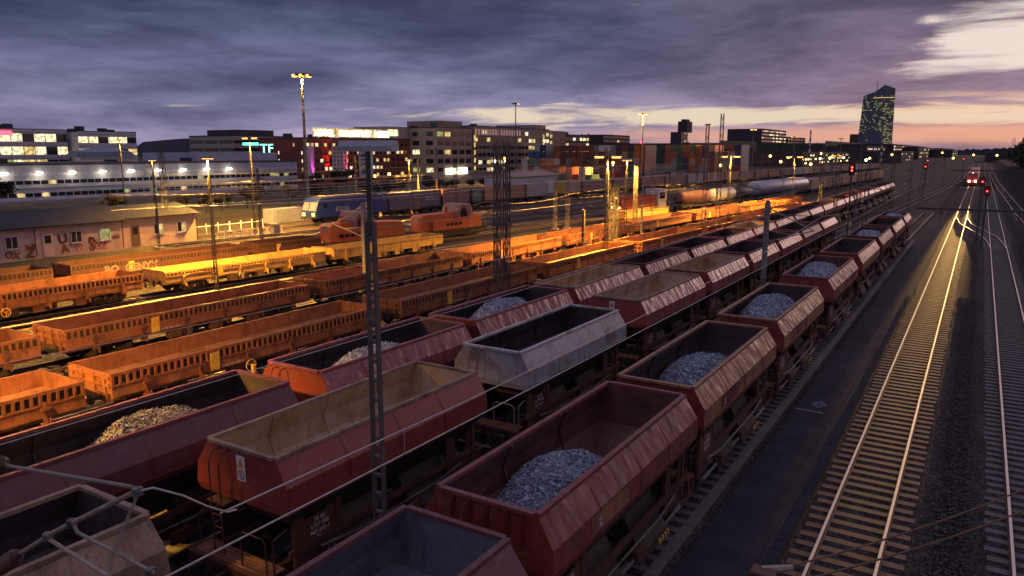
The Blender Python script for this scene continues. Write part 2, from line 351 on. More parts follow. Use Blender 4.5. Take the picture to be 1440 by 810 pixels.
# ------------------------------------------------------------------ setting : ground, tracks, path
tag(MB().quad((-4000, -60, 0-.25), (1500, -60, -.25), (1500, 6000, -.25), (-4000, 6000, -.25)).build('ground', 'ground'), kind='structure')
tag(MB().quad((-6.1, -30, -.19), (60, -30, -.19), (60, 900, -.19), (-6.1, 900, -.19)).build('ballast_field', 'ballast_dark'), kind='structure')
tag(MB().box(-5.55, -3.45, -30, 140, -.26, -.04).build('path', 'asphalt'), kind='structure')
def strip(name, fn, off, w, y0, y1, z, mat, step=6):
    b = MB(); y = y0
    while y < y1:
        a = fn(y)+off; c = fn(y+step)+off; b.quad((a-w/2, y, z), (a+w/2, y, z), (c+w/2, y+step, z), (c-w/2, y+step, z)); y += step
    return tag(b.build(name, mat), kind='structure')
strip('lamplit_gravel_strip', XE, 4.3, 3.0, -6, 110, -.19, 'lamplit_sand'); strip('lamplit_gravel_strip', XF, 5.2, 5.6, -6, 120, -.185, 'lamplit_sand')  # strips of gravel carry the yellow lamplight in their colour
strip('lamplit_gravel_strip', XD, 3.2, 3.0, 30, 110, -.188, 'lamplit_sand')
strip('lamplit_gravel_strip', XG, -5.2, 3.5, 48, 130, -.186, 'lamplit_sand'); strip('grass_verge', XG, -11.5, 16, -10, 58, -.195, 'grass')
strip('kerb_strip', XF, 2.0, .5, -6, 90, .0, 'concrete')
def track(fn, y0, y1, ys=None, sl='sleeper', bed='ballast', rust=False, name='railway_track', bedded=True, dz=0.0):
    root = empty(name, (0, 0, 0)); tag(root, kind='structure')
    b = MB(); y = y0; st = 6
    while y < y1:
        a, c = fn(y), fn(y+st)
        b.quad((a-1.4, y, -.112), (a+1.4, y, -.112), (c+1.4, y+st, -.112), (c-1.4, y+st, -.112))
        b.quad((a+1.4, y, -.112), (a+2.1, y, -.24), (c+2.1, y+st, -.24), (c+1.4, y+st, -.112))
        b.quad((a-2.1, y, -.24), (a-1.4, y, -.112), (c-1.4, y+st, -.112), (c-2.1, y+st, -.24)); y += st
    if bedded: b.build('ballast_bed', bed, root)
    b = MB(); y = y0; ye = ys if ys else y1
    while y < ye:
        a = fn(y); j = random.uniform(-.025, .025); b.box(a-1.3+j*2, a+1.3+j*2, y+j, y+.26+j, -.2, -.095); y += .57
    tag(b.build('sleeper_row', sl, root, (0, 0, dz)), kind='stuff')
    for sgn in (-1, 1):
        b = MB(); y = y0
        while y < y1:
            a, c = fn(y)+sgn*.735, fn(y+st)+sgn*.735; yy = y+st
            b.cur = 0
            b.quad((a-.036, y, .08), (a+.036, y, .08), (c+.036, yy, .08), (c-.036, yy, .08))
            for e in (-1, 1):
                b.cur = 0; b.quad((a+e*.036, y, .045), (a+e*.036, y, .08), (c+e*.036, yy, .08), (c+e*.036, yy, .045))
                b.cur = 1; b.quad((a+e*.012, y, -.07), (a+e*.012, y, .045), (c+e*.012, yy, .045), (c+e*.012, yy, -.07))
                b.quad((a+e*.072, y, -.085), (a+e*.01, y, -.065), (c+e*.01, yy, -.065), (c+e*.072, yy, -.085))
            y += st
        b.build('rail', ['rail_rust' if rust else 'rail_steel', 'rail_rust'], root, (0, 0, dz))
    return root
track(XT, -6, 900, 240, 'sleeper_train_glow', 'ballast'); track(XR, -6, 900, 240, 'sleeper', 'ballast')
for fn, ye in ((XA, 140), (XB, 140), (XC, 300), (XD, 160), (XE, 160), (XF, 170), (XG, 200), (XK, 400), (XL, 300)): track(fn, -6, ye, min(ye, 90), 'sleeper', 'ballast')
for off, y0, y1 in ((-4.5, 60, 220), (-9.5, 70, 240), (-14.5, 60, 250), (-19.5, 50, 250)): track(lambda y, off=off: XG(y)+off, y0, y1, 110)
track(curve([(0, 9), (60, 8.5), (150, 6.2), (300, 4.5), (800, 3.9)]), 60, 600, 62, rust=False)
track(curve([(100, -14.5), (150, -12), (220, -9), (300, -6.5), (900, -5.5)]), 100, 800, 130)
# low cross-over between the two main lines
track(curve([(95, 2.3), (105, 1.9), (125, -1.2), (138, -2.0)]), 95, 137, 136, bedded=False, dz=.006)

# ------------------------------------------------------------------ wagons
def stones(b, n, cx, cy, hx, hy, hf, s0, s1):
    for _ in range(n):
        x = random.uniform(-hx, hx); y = random.uniform(-hy, hy); z = hf(x, y)
        if z is None: continue
        s_ = random.uniform(s0, s1); i0 = len(b.v); c = Vector((cx+x, cy+y, z+s_*.2))
        q = Matrix.Rotation(random.random()*6.28, 3, Vector((random.gauss(0, 1), random.gauss(0, 1), random.gauss(0, 1))).normalized())
        for p in ((1, 0, 0), (-.9, .1, 0), (0, .8, .1), (.1, -.9, 0), (0, .1, .7), (0, 0, -.7)): b.v.append(tuple(c+(q @ Vector(p))*s_))
        for f in ((0, 2, 4), (2, 1, 4), (1, 3, 4), (3, 0, 4), (2, 0, 5), (1, 2, 5), (3, 1, 5), (0, 3, 5)): b.f.append(tuple(i0+i for i in f)); b.mi.append(0)
def wheelset(root, y, r=.46, n=18):
    b = MB(); b.tube((-.72, y, r+.08), (.72, y, r+.08), .08, n=8); ax = b.build('axle', 'frame_dark', root)
    for sx in (-1, 1):
        w = MB(); w.lathe([(sx*.70, r*1.03), (sx*.735, r*1.03), (sx*.74, r), (sx*.80, r*.98), (sx*.80, r*.8), (sx*.77, r*.75), (sx*.77, .18), (sx*.84, .15)], 'x', (0, y, r+.08), n)
        w.build('wheel', 'frame_dark', ax)
def buffers(root, y, sgn, z=1.02):
    for sx in (-1, 1):
        b = MB(); b.tube((sx*.87, y, z), (sx*.87, y+sgn*.42, z), .09, n=10); b.tube((sx*.87, y+sgn*.42, z), (sx*.87, y+sgn*.46, z), .21, n=14); b.box(sx*.87-.16, sx*.87+.16, y-.02, y+.03, z-.16, z+.16)
        b.build('buffer', 'frame_dark', root)
STY = {'clean': ('red_clean', 'beige_inside'), 'red': ('red_brown', 'beige_inside'), 'maroon': ('maroon', 'maroon_inside'), 'gold_sheen': ('maroon_gold_sheen', 'dark_inside'), 'plum': ('plum', 'dark_inside'),
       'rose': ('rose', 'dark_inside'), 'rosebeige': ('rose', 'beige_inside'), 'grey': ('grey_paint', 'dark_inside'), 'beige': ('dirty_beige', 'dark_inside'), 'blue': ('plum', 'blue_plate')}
def hopper(X, y0, y1, sty, label, group, lod=0, rw=1.12, posts=False):
    om, im = STY[sty]; L = y1-y0; root = empty('hopper_wagon', (X, (y0+y1)/2, 0), 0, label, 'freight wagon', group); h = L/2
    em = {'maroon': 'red_brown', 'gold_sheen': 'red_brown', 'rose': 'red_brown', 'rosebeige': 'red_clean', 'plum': 'red_brown', 'grey': 'grey_paint'}.get(sty, om)
    lv = [(3.72, rw, h, 0), (3.14, 1.49, h+.05, 0), (2.66, 1.50, h+.10, 0), (2.50, 1.45, h+.08, 0), (1.75, .95, h-.95, 1), (1.25, .55, h-1.7, 1)]
    b = MB(); seg = 1
    for (za, wa, ha, ea), (zb, wb, hb, eb) in zip(lv, lv[1:]):
        b.cur = 0 if za > 2.6 else 2
        for s in (-1, 1): b.quad((s*wa, -ha, za), (s*wa, ha, za), (s*wb, hb, zb), (s*wb, -hb, zb))
        b.cur = 1 if za > 2.6 else 2
        for s in (-1, 1): b.quad((-wa, s*ha, za), (wa, s*ha, za), (wb, s*hb, zb), (-wb, s*hb, zb))
    b.cur = 3
    li = [(3.70, rw-.05, h-.05), (3.12, rw+.20, h-.06), (2.6, rw+.22, h-.12), (1.9, .75, h-1.4)]
    for (za, wa, ha), (zb, wb, hb) in zip(li, li[1:]):
        for s in (-1, 1):
            b.quad((s*wa, -ha, za), (s*wa, ha, za), (s*wb, hb, zb), (s*wb, -hb, zb)); b.quad((-wa, s*ha, za), (wa, s*ha, za), (wb, s*hb, zb), (-wb, s*hb, zb))
    b.quad((-.75, -(h-1.4), 1.9), (.75, -(h-1.4), 1.9), (.75, h-1.4, 1.9), (-.75, h-1.4, 1.9))
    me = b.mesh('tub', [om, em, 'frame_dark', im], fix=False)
    bm = bmesh.new(); bm.from_mesh(me); bmesh.ops.remove_doubles(bm, verts=bm.verts, dist=.001); bm.to_mesh(me); bm.free()
    tub = bpy.data.objects.new('tub', me); COL.objects.link(tub); tub.parent = root
    r_ = MB(); w = .06
    for s in (-1, 1): r_.box(s*rw-w, s*rw+w, -h, h, 3.68, 3.76); r_.box(-rw+w, rw-w, s*(h-.0)-w, s*(h-.0)+w, 3.682, 3.758)
    r_.build('rim', {'clean': 'dirty_beige', 'rosebeige': 'dirty_beige', 'red': 'red_brown'}.get(sty, om), root)
    if lod < 2:   # seams, inner ribs
        n = 4 if im == 'beige_inside' else 3
        for i in range(1, n):
            y = -h+L*i/n
            for s in (-1, 1): r_ = MB(); r_.bar((s*(rw-.06), y, 3.68), (s*(rw+.17), y, 3.1), .05, .05); r_.bar((s*(rw+.17), y, 3.1), (s*(rw-.1), y, 2.25), .05, .05); r_.build('inner_rib', im, tub)
        r_ = MB()
        for i in (1, 2, 3):
            y = -h+L*i/4+random.uniform(-.15, .15)
            for s in (-1, 1): r_.bar((s*1.125, y, 3.70), (s*1.492, y, 3.145), .02, .02); r_.bar((s*1.495, y, 3.14), (s*1.505, y, 2.66), .02, .02)
        for s in (-1, 1): r_.box(s*1.503-.012, s*1.503+.012, -h, h, 2.63, 2.68)
        r_.build('seam', em, tub)
    f = MB()   # underframe
    for s in (-1, 1):
        f.box(s*.98-.06, s*.98+.06, -h-.55, h+.55, .92, 1.2)
        f.box(s*1.28-.04, s*1.28+.04, -h+.1, h-.1, 1.42, 1.56)
        if lod < 3:
            for y in (-h+.35, -h+1.6, h-1.6, h-.35): f.box(s*1.24-.05, s*1.24+.05, y-.09, y+.09, .95, 2.45)
            for q in (-1, 1): f.prism([(q*(h-.35), .95), (q*(h-1.6), .95), (q*(h-1.6), 2.2), (q*(h-1.3), 2.3), (q*(h-1.15), 1.5), (q*(h-.75), 1.5), (q*(h-.55), 2.3), (q*(h-.35), 2.4)], s*1.21, s*1.25, 'x')
        f.box(-1.3, 1.3, s*(h+.55)-.06, s*(h+.55)+.06, .86, 1.22)
        f.box(-1.2, 1.2, s*(h-.25)-.05, s*(h-.25)+.05, 2.18, 2.32)
    f.build('underframe', 'frame_brown', root)
    for s in (-1, 1):   # discharge chutes
        for y in (-L*.17, L*.17):
            c = MB(); c.prism([(s*.45, 1.7), (s*.9, 1.7), (s*1.38, .8), (s*1.38, .55), (s*1.1, .5)], y-.85, y+.85, 'y'); c.build('chute', 'frame_dark', root)
    for y in (-(h-.75), h-.75): wheelset(root, y, n=18 if lod < 2 else 10)
    if lod < 3:
        for s in (-1, 1): buffers(root, s*(h+.6), s)
    if lod < 2:
        for y, sx in ((-(h-.75), 1), (h-.75, 1), (-(h-.75), -1), (h-.75, -1)):
            a = MB(); a.box(sx*1.0-.12, sx*1.0+.16, y-.14, y+.14, .4, .72); 
            for i in range(5): a.bar((sx*1.02, y-.55+.05*i, .86+.012*i-.03*0), (sx*1.02, y+.55-.05*i, .86+.012*i), .09, .018)
            a.build('axle_box', 'frame_dark', root)
        d = MB()
        for i in range(5): d.box(-1.25, 1.25, -h-.50+i*.1, -h-.42+i*.1, 1.21, 1.235)
        d.build('end_deck', 'deck', root)
        l = MB(); ly = -h-.32
        for x in (-.72, -.38): l.path([(x, ly, .5), (x, ly, 3.35), (x, ly+.12, 3.6), (x, -h+.02, 3.62)], .018)
        for i in range(9): l.tube((-.72, ly, .65+i*.3), (-.38, ly, .65+i*.3), .013)
        l.build('ladder', 'dirty_beige' if sty == 'grey' else 'frame_brown', root)
        st = MB(); st.box(-.85, -.25, -h-.34, -h+.02, 2.42, 2.47); st.build('step', 'frame_brown', root)
        hm = 'tube_metal' if sty == 'grey' else 'frame_brown'
        hr = MB(); hr.path([(.35, ly-.1, 1.22), (.35, ly-.1, 1.95), (.45, ly-.1, 2.05), (1.05, ly-.1, 2.05), (1.15, ly-.1, 1.95), (1.15, ly-.1, 1.22)], .02); hr.build('handrail', hm, root)
        for q in (-1, 1): hr = MB(); hr.path([(q*1.24, -h-.3, 1.0), (q*1.24, -h-.3, 2.0), (q*1.24, -h+.1, 2.1)], .02); hr.build('handrail', hm, root)
        p = MB(); p.path([(1.32, -h+.6, .82), (1.32, h-.6, .82)], .045); p.path([(1.3, -h+1, 1.3), (1.34, -h+2.2, 1.18), (1.34, h-2.2, 1.18), (1.3, h-1, 1.3)], .03); p.build('brake_pipe', 'steel', root)
        bh = MB(); bh.path([(.3, -h-.6, 1.0), (.3, -h-.75, .8), (.25, -h-.85, .55), (.12, -h-1.0, .5), (0, -h-1.1, .7)], .03); bh.build('brake_hose', 'rubber', root)
        hk = MB(); hk.box(-.06, .06, -h-.95, -h-.6, .96, 1.08); hk.build('coupling_hook', 'frame_dark', root)
        # marker brackets, lever box, yellow step edge
        for q in ((-h+2.1, -h+2.5), (.2, .75)): lb = MB(); lb.box(1.28, 1.42, q[0], q[1], .72, 1.02); lb.build('lever_box', 'frame_brown', root)
        ys = MB(); 
        for i in range(7): ys.cur = i % 2; ys.box(1.36, 1.42, h-2.3+i*.09, h-2.3+(i+1)*.09, .55, .68)
        ys.build('step_edge', ['yellow_paint', 'black_paint'], root)
        # written inscription plates on the side frame
        pl = MB(); pl.box(1.262, 1.275, -h+.45, -h+1.55, 1.3, 2.12); pl.build('data_panel', 'frame_brown', root)
        text('33 80\n6737 000\n969 342-1\nFcs', .15, 'text_white', root, (1.278, -h+1.02, 1.95), (R(90), 0, R(90)))
        fr = MB(); 
        for a, b2, c2, d2 in ((-h+.9, -h+1.3, 1.32, 1.335), (-h+.9, -h+1.3, 1.52, 1.535), (-h+.9, -h+.915, 1.32, 1.53), (-h+1.285, -h+1.3, 1.32, 1.53), (-h+1.09, -h+1.10, 1.32, 1.53)): fr.box(1.276, 1.28, a+.35, b2+.35, c2-.25, d2-.25)
        fr.build('load_grid', 'text_white', root)
    if sty in ('clean', 'red', 'rosebeige') and lod < 2:
        p = MB(); x0 = .05 if sty == 'clean' else -.2; yf = -h-.055
        p.box(x0-.14, x0+.14, yf-.012, yf, 3.0, 3.58); pp = p.build('warning_sign', 'white_paint', root); pp.rotation_euler = (0, 0, 0)
        q = MB(); yq = yf-.016; q.prism([(x0-.12, 3.32), (x0+.12, 3.32), (x0, 3.54)], yq, yq+.003, 'y'); q.build('warning_triangle', 'yellow_paint', pp)
        q = MB(); q.prism([(x0-.02, 3.36), (x0+.02, 3.36), (x0+.012, 3.48), (x0-.012, 3.48)], yq-.002, yq, 'y')
        for i in range(16):
            a, c_ = 2*math.pi*i/16, 2*math.pi*(i+1)/16
            q.quad((x0+.11*math.cos(a), yq, 3.15+.11*math.sin(a)), (x0+.11*math.cos(c_), yq, 3.15+.11*math.sin(c_)), (x0+.085*math.cos(c_), yq, 3.15+.085*math.sin(c_)), (x0+.085*math.cos(a), yq, 3.15+.085*math.sin(a)))
        q.box(x0-.015, x0+.015, yq-.002, yq, 3.1, 3.2); q.build('warning_symbol', 'graffiti_brown', pp)
    if sty in ('maroon', 'gold_sheen') and lod < 2:
        for ty, tb in ((-h+1.9, '66\n30'),): text(tb, .13, 'text_white', root, (1.512, ty, 2.9), (R(90), 0, R(90)))
        pt = MB(); pt.quad((1.503, -h+1.5, 2.7), (1.503, -h+3.4, 2.7), (1.50, -h+3.4, 3.10), (1.50, -h+1.5, 3.10)); pt.build('repair_patch', 'maroon_gold_sheen' if sty == 'maroon' else 'maroon', root)
    if posts:
        p = MB()
        for x in (-.75, -.35, .05, .5, .85): p.box(x-.03, x+.03, -h-.09, -h-.0, 3.05, 3.68)
        p.build('end_post', em, root)
    return root
def pile(wx, cy, ly, top, mat, label, cx=0.0, hw=1.05, n=0, z0=2.3, skew=0):
    """a heap of broken stone lying in a wagon"""
    b = MB(); nx, ny = 26, 44; hx = hw+.12; idx = {}
    def H(x, y):
        d = math.sqrt(max(0, (x/hx*.62)**2+(y/ly)**2)); t = max(0, 1-d)
        return z0+(top-z0)*min(1, t*1.55)**.85+.07*mnoise.noise(Vector((x*2.1, y*2.1, cy)))+.03*mnoise.noise(Vector((x*8, y*8, cy)))
    for j in range(ny+1):
        for i in range(nx+1):
            x = -hx+2*hx*i/nx; y = -ly+2*ly*j/ny; b.v.append((cx+x, y, H(x, y)))
    for j in range(ny):
        for i in range(nx): a = j*(nx+1)+i; b.f.append((a, a+1, a+nx+2, a+nx+1)); b.mi.append(0)
    stones(b, n, cx, 0, hx*.98, ly*.98, H, .022, .055)
    return tag(b.build('stone_heap', mat, None, (wx, cy, 0)), label, 'gravel', 'heaps of stone lying in the hopper wagons', 'stuff')
GA, GB, GC = 'hopper wagons in the row beside the asphalt path', 'hopper wagons in the middle row', 'hopper wagons in the row next to the low wagons'
a_w = [(-.3, 9.9, 'blue', 'near dark hopper wagon cut by the bottom edge, empty with bluish floor plates'), (10.9, 18.85, 'maroon', 'big maroon hopper wagon in the foreground holding a grey stone heap'), (19.6, 28.0, 'gold_sheen', 'hopper wagon with dented side, painted golden sheen and stone, second full one beside the path'),
       (29.5, 38.0, 'gold_sheen', 'brown hopper wagon heaped with blue grey stone beside the path, third full one'), (41, 49.8, 'maroon', 'hopper wagon with wide stone heap, fourth from the front beside the path'), (52, 61.2, 'gold_sheen', 'nearly empty dark hopper wagon beside the path, between two stone laden ones'),
       (63.3, 71.5, 'maroon', 'hopper wagon with bluish stone, sixth along the row beside the path'), (73.8, 82.8, 'gold_sheen', 'hopper wagon with pale striped side next to last beside the path'), (84.6, 91, 'rose', 'last hopper wagon at the far end of the row beside the path')]
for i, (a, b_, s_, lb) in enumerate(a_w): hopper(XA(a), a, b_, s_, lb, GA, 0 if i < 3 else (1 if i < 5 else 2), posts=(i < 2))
pile(-7.35, 14.3, 2.2, 3.20, 'stones_blue', 'grey blue stone heap in the big maroon foreground wagon', n=5500)
pile(-7.35, 24.2, 2.6, 3.25, 'stones_blue', 'stone heap in the wagon with the dented side and painted golden sheen', n=4200)
pile(-7.35, 33.8, 3.2, 3.75, 'stones_blue', 'high blue grey stone heap in the third full wagon beside the path', n=3200)
pile(-7.35, 45.6, 3.9, 3.75, 'stones_blue', 'wide blue grey stone heap in the fourth wagon beside the path', n=2000)
pile(-7.35, 56, 3.0, 3.0, 'stones_blue', 'thin stone remains in the fifth wagon beside the path', n=300)
pile(-7.35, 67.5, 3.8, 3.75, 'stones_blue', 'blue stone heap in the sixth wagon beside the path', n=800)
pile(-7.35, 88, 2.8, 3.75, 'stones_blue', 'blue stone heap in the last wagon beside the path', n=300)
b_w = [(-2.5, 7.2, 'beige', 'dirty beige hopper wagon in the bottom left corner'), (10.1, 17.6, 'clean', 'clean red hopper wagon with beige inside and warning sign, right of the near wagons'), (20.2, 28.0, 'grey', 'grey weathered hopper wagon with pale ladder'),
       (30.4, 38.6, 'rosebeige', 'red hopper wagon with beige inside right behind the grey one'), (39.9, 47.4, 'rosebeige', 'red hopper wagon with beige inside, second behind the grey one'), (48.6, 55.8, 'rose', 'dark empty hopper wagon, third behind the grey one'),
       (57, 64, 'rose', 'dark hopper wagon, fourth behind the grey one'), (65.4, 72.9, 'plum', 'plum hopper wagon with pale patch, fifth behind the grey one'), (74.1, 81.7, 'rose', 'last hopper wagon of the middle row with dented pinkish side')]
for i, (a, b_, s_, lb) in enumerate(b_w): hopper(XB(a), a, b_, s_, lb, GB, 0 if i < 3 else (1 if i < 5 else 2))
pile(-13.35, 34.5, 3.2, 2.7, 'stones_blue', 'thin layer of dust grey stone in the beige wagon behind the grey one', n=200)
c_w = [(5.4, 14.0, 'plum', 'dark plum hopper wagon at the left edge with pale stone heap'), (15.2, 22.6, 'rose', 'rose red hopper wagon with orange lit end and two warning signs'), (23.3, 31.0, 'rose', 'pink side hopper wagon with an orange end rail behind the rose red one'), (31.7, 39.8, 'rosebeige', 'hopper wagon with pale inside and dented pink side, fourth of its row')]
y = 40.7; i = 4
while y < 176:
    c_w.append((y, y+7.3, ['rose', 'rose', 'rosebeige', 'rose', 'maroon'][i % 5], f'hopper wagon with pinkish side, {ORD[i]} of the row next to the low wagons')); y += 8.15; i += 1
for i, (a, b_, s_, lb) in enumerate(c_w): hopper(XC(a), a, b_, s_, lb, GC, 0 if i < 3 else (1 if i < 5 else (2 if i < 9 else 3)))
pile(XC(10), 10.6, 2.5, 3.55, 'stones_pale', 'pale stone heap in the dark plum wagon at the left', n=3000)
pile(XC(18), 18.6, 3.0, 3.5, 'stones_blue', 'small stone heap in the rose red wagon', n=1500, cx=.2)
pile(XC(27), 27.2, 3.0, 3.7, 'stones_blue', 'stone heap in the wagon with the orange end rail', n=1500)
pile(XC(44), 44.5, 3, 3.0, 'stones_blue', 'stone heap in the fifth wagon of the row next to the low wagons', n=500)

def lowside(yc, fn, L, sty, label, group, lod=0, yellow=True, wheel=True, gra=False, flat=False, mesh_cache={}):
    """low-sided wagon: plank floor, ribbed drop sides, two bogies"""
    x0, x1 = fn(yc-L/2), fn(yc+L/2); rz = -math.atan2(x1-x0, L)
    root = empty('low_side_wagon', ((x0+x1)/2, yc, 0), rz, label, 'freight wagon', group); h = L/2; hw = 1.42; zt = 1.95 if not flat else 1.75; zf = 1.28
    f = MB(); f.box(-hw, hw, -h, h, 1.16, zf); f.build('floor', 'deck' if sty != 'side_lamp_yellow' else 'side_lamp_yellow', root)
    for s in (-1, 1):
        b = MB(); b.box(s*hw-.03, s*hw+.03, -h, h, zf+.002, zt-.02); b.box(s*(hw+.03)-.055, s*(hw+.03)+.055, -h, h, zt-.12, zt)
        b.box(s*(hw+.055)-.024, s*(hw+.055)+.024, -h, h, 1.0, zf+.22); b.box(s*(hw+.07)-.035, s*(hw+.07)+.035, -h, h, zf+.14, zf+.2)
        b.cur = 1; b.box(s*(hw+.034)-.003, s*(hw+.034)+.003, -h+.05, h-.05, zf+.225, zt-.125); b.cur = 0  # dark strip paints the shade in the slots between the ribs
        n = int(L/.29)
        for i in range(n+1): y = -h+.06+i*(L-.12)/n; b.box(s*(hw+.06)-.035, s*(hw+.06)+.035, y-.05, y+.05, zf+.22, zt-.12)
        b.build('side_wall', [sty, 'side_dark' if sty == 'side_lamp_yellow' else 'frame_dark'], root)
    for s in (-1, 1):
        b = MB(); b.box(-hw+.04, hw-.04, s*(h-.03)-.03, s*(h-.03)+.03, zf+.002, zt-.01)
        for z in (zf+.15, zf+.45): b.box(-hw+.02, hw-.02, s*(h+.03)-.03, s*(h+.03)+.03, z, z+.12)
        for x in (-1.1, -.4, .4, 1.1): b.box(x-.05, x+.05, s*(h+.05)-.03, s*(h+.05)+.03, 1.0, zt-.05)
        b.build('end_wall', sty, root)
    f = MB()
    for s in (-1, 1):
        f.box(s*1.36-.05, s*1.36+.05, -h+.02, h-.02, .86, 1.14)
        f.box(s*.5-.06, s*.5+.06, -h+.3, h-.3, .72, 1.15)
        f.box(-1.3, 1.3, s*(h+.02)-.08, s*(h+.02)+.08, .84, 1.16)
    if lod < 2:
        for s in (-1, 1):
            for i in range(6):
                y = -h+1.4+i*(L-2.8)/5; f.box(s*1.46-.05, s*1.46+.05, y-.10, y+.10, .72, zf+.05); f.box(s*1.50-.05, s*1.50+.05, y-.05, y+.05, zf-.2, zf+.3); f.tube((s*1.48, y-.18, .8), (s*1.48, y+.18, .8), .05); f.box(s*1.53-.05, s*1.53+.05, y-.16, y+.16, zf-.02, zf+.1); f.bar((s*1.54, y-.12, zf), (s*1.56, y+.1, .62), .05); f.tube((s*1.55, y+.12, .6), (s*1.55, y+.12, .95), .06, .03)
        for y in (-L*.12, L*.05, L*.22):
            for s in (-1, 1): f.box(s*1.2-.18, s*1.2+.18, y-.35, y+.35, .45, .85)
            f.tube((-1.2, y+.5, .7), (1.2, y+.5, .7), .05)
    f.build('underframe', sty if sty == 'side_lamp_yellow' else 'side_brown' if sty == 'rail_orange' else 'side_dark', root)
    g = MB(); g.box(-.9, .9, -.3, .45, .55, .7)
    for s in (-1, 1): g.box(s*.9-.3, s*.9+.3, -1.6, -.3, .35, .8); g.tube((s*.8, .4, .62), (s*.8, 2.0, .62), .2, n=10); g.bar((s*1.3, 2.6, .9), (s*1.3, 4.0, .45), .07)
    g.build('brake_gear', 'frame_dark', root)
    for q in (-1, 1):
        yb = q*(h-2.3); bg = MB()
        for s in (-1, 1):
            bg.prism([(yb-1.25, .45), (yb-1.1, .75), (yb-.4, .72), (yb-.3, .38), (yb+.3, .38), (yb+.4, .72), (yb+1.1, .75), (yb+1.25, .45), (yb+1.1, .35), (yb+.5, .22), (yb-.5, .22), (yb-1.1, .35)], s*.98, s*1.08, 'x')
            for d in (-.9, .9): bg.box(s*1.08-.08, s*1.08+.12, yb+d-.14, yb+d+.14, .4, .7)
        bg.box(-.95, .95, yb-.2, yb+.2, .45, .72); bo = bg.build('bogie', 'frame_dark', root)
        for d in (-.9, .9): wheelset(root, yb+d, .44, 14 if lod < 2 else 8)
    if lod < 2:
        for s in (-1, 1): buffers(root, s*(h+.08), s, 1.0)
    if wheel and lod < 2:
        b = MB(); c = (1.56, -h+L*.42, .78); r = .26
        for i in range(20):
            a, e = 2*math.pi*i/20, 2*math.pi*(i+1)/20; b.tube((c[0], c[1]+r*math.cos(a), c[2]+r*math.sin(a)), (c[0], c[1]+r*math.cos(e), c[2]+r*math.sin(e)), .022, n=5)
        for i in range(3): a = 2*math.pi*i/3+.5; b.tube(c, (c[0], c[1]+r*math.cos(a), c[2]+r*math.sin(a)), .02, n=5)
        b.build('brake_wheel', 'yellow_paint' if sty == 'rail_orange' else 'steel', root)
    if yellow:
        b = MB(); y = -h+L*.30; b.box(1.50, 1.53, y-.22, y+.22, 1.0, 1.78); p = b.build('yellow_plate', 'yellow_paint', root)
    t_ = text('31 80 3531 907-2', .16, 'text_white', root, (1.50, -h+L*.36, 1.02), (R(90), 0, R(90))) if lod < 2 else None
    if gra: text('BO  CENYX', .8, 'graffiti_grey', root, (1.53, -h+L*.30, 1.05), (R(90), 0, R(90)), 'graffiti')
    return root
for gi, (fn, rowname, spec) in enumerate([
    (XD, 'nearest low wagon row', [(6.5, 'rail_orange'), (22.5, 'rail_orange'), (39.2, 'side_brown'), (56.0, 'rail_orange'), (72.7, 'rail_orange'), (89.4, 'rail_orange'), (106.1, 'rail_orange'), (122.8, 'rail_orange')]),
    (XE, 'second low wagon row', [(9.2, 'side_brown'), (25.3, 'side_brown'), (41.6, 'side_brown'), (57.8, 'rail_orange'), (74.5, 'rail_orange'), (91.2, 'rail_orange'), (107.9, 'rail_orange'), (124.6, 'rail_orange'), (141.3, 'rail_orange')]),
    (XF, 'third low wagon row', [(5.5, 'rail_orange'), (22.2, 'rail_orange'), (38.7, 'side_lamp_yellow'), (54.2, 'side_lamp_yellow'), (104, 'side_lamp_yellow')]),
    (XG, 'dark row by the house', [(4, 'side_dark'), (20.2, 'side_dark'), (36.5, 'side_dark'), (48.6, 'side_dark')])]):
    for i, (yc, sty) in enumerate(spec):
        col = {'rail_orange': 'orange lit', 'side_brown': 'brown', 'side_lamp_yellow': 'bright yellow lit', 'side_dark': 'dark brown'}[sty]
        gra = fn is XG and i == 2
        lab = f'{col} low sided wagon, {ORD[i]} in the {rowname}' + (', white graffiti' if gra else '')
        L = 15.0 if sty != 'side_lamp_yellow' else 14.6
        if fn is XF and i == 4: L = 13.0
        if fn is XG and i == 3: L = 7.0
        lowside(yc, fn, L, sty, lab, 'low sided wagons in the '+rowname, 0 if yc < 60 else (1 if yc < 80 else 2), gra=gra, flat=(sty == 'side_lamp_yellow'))

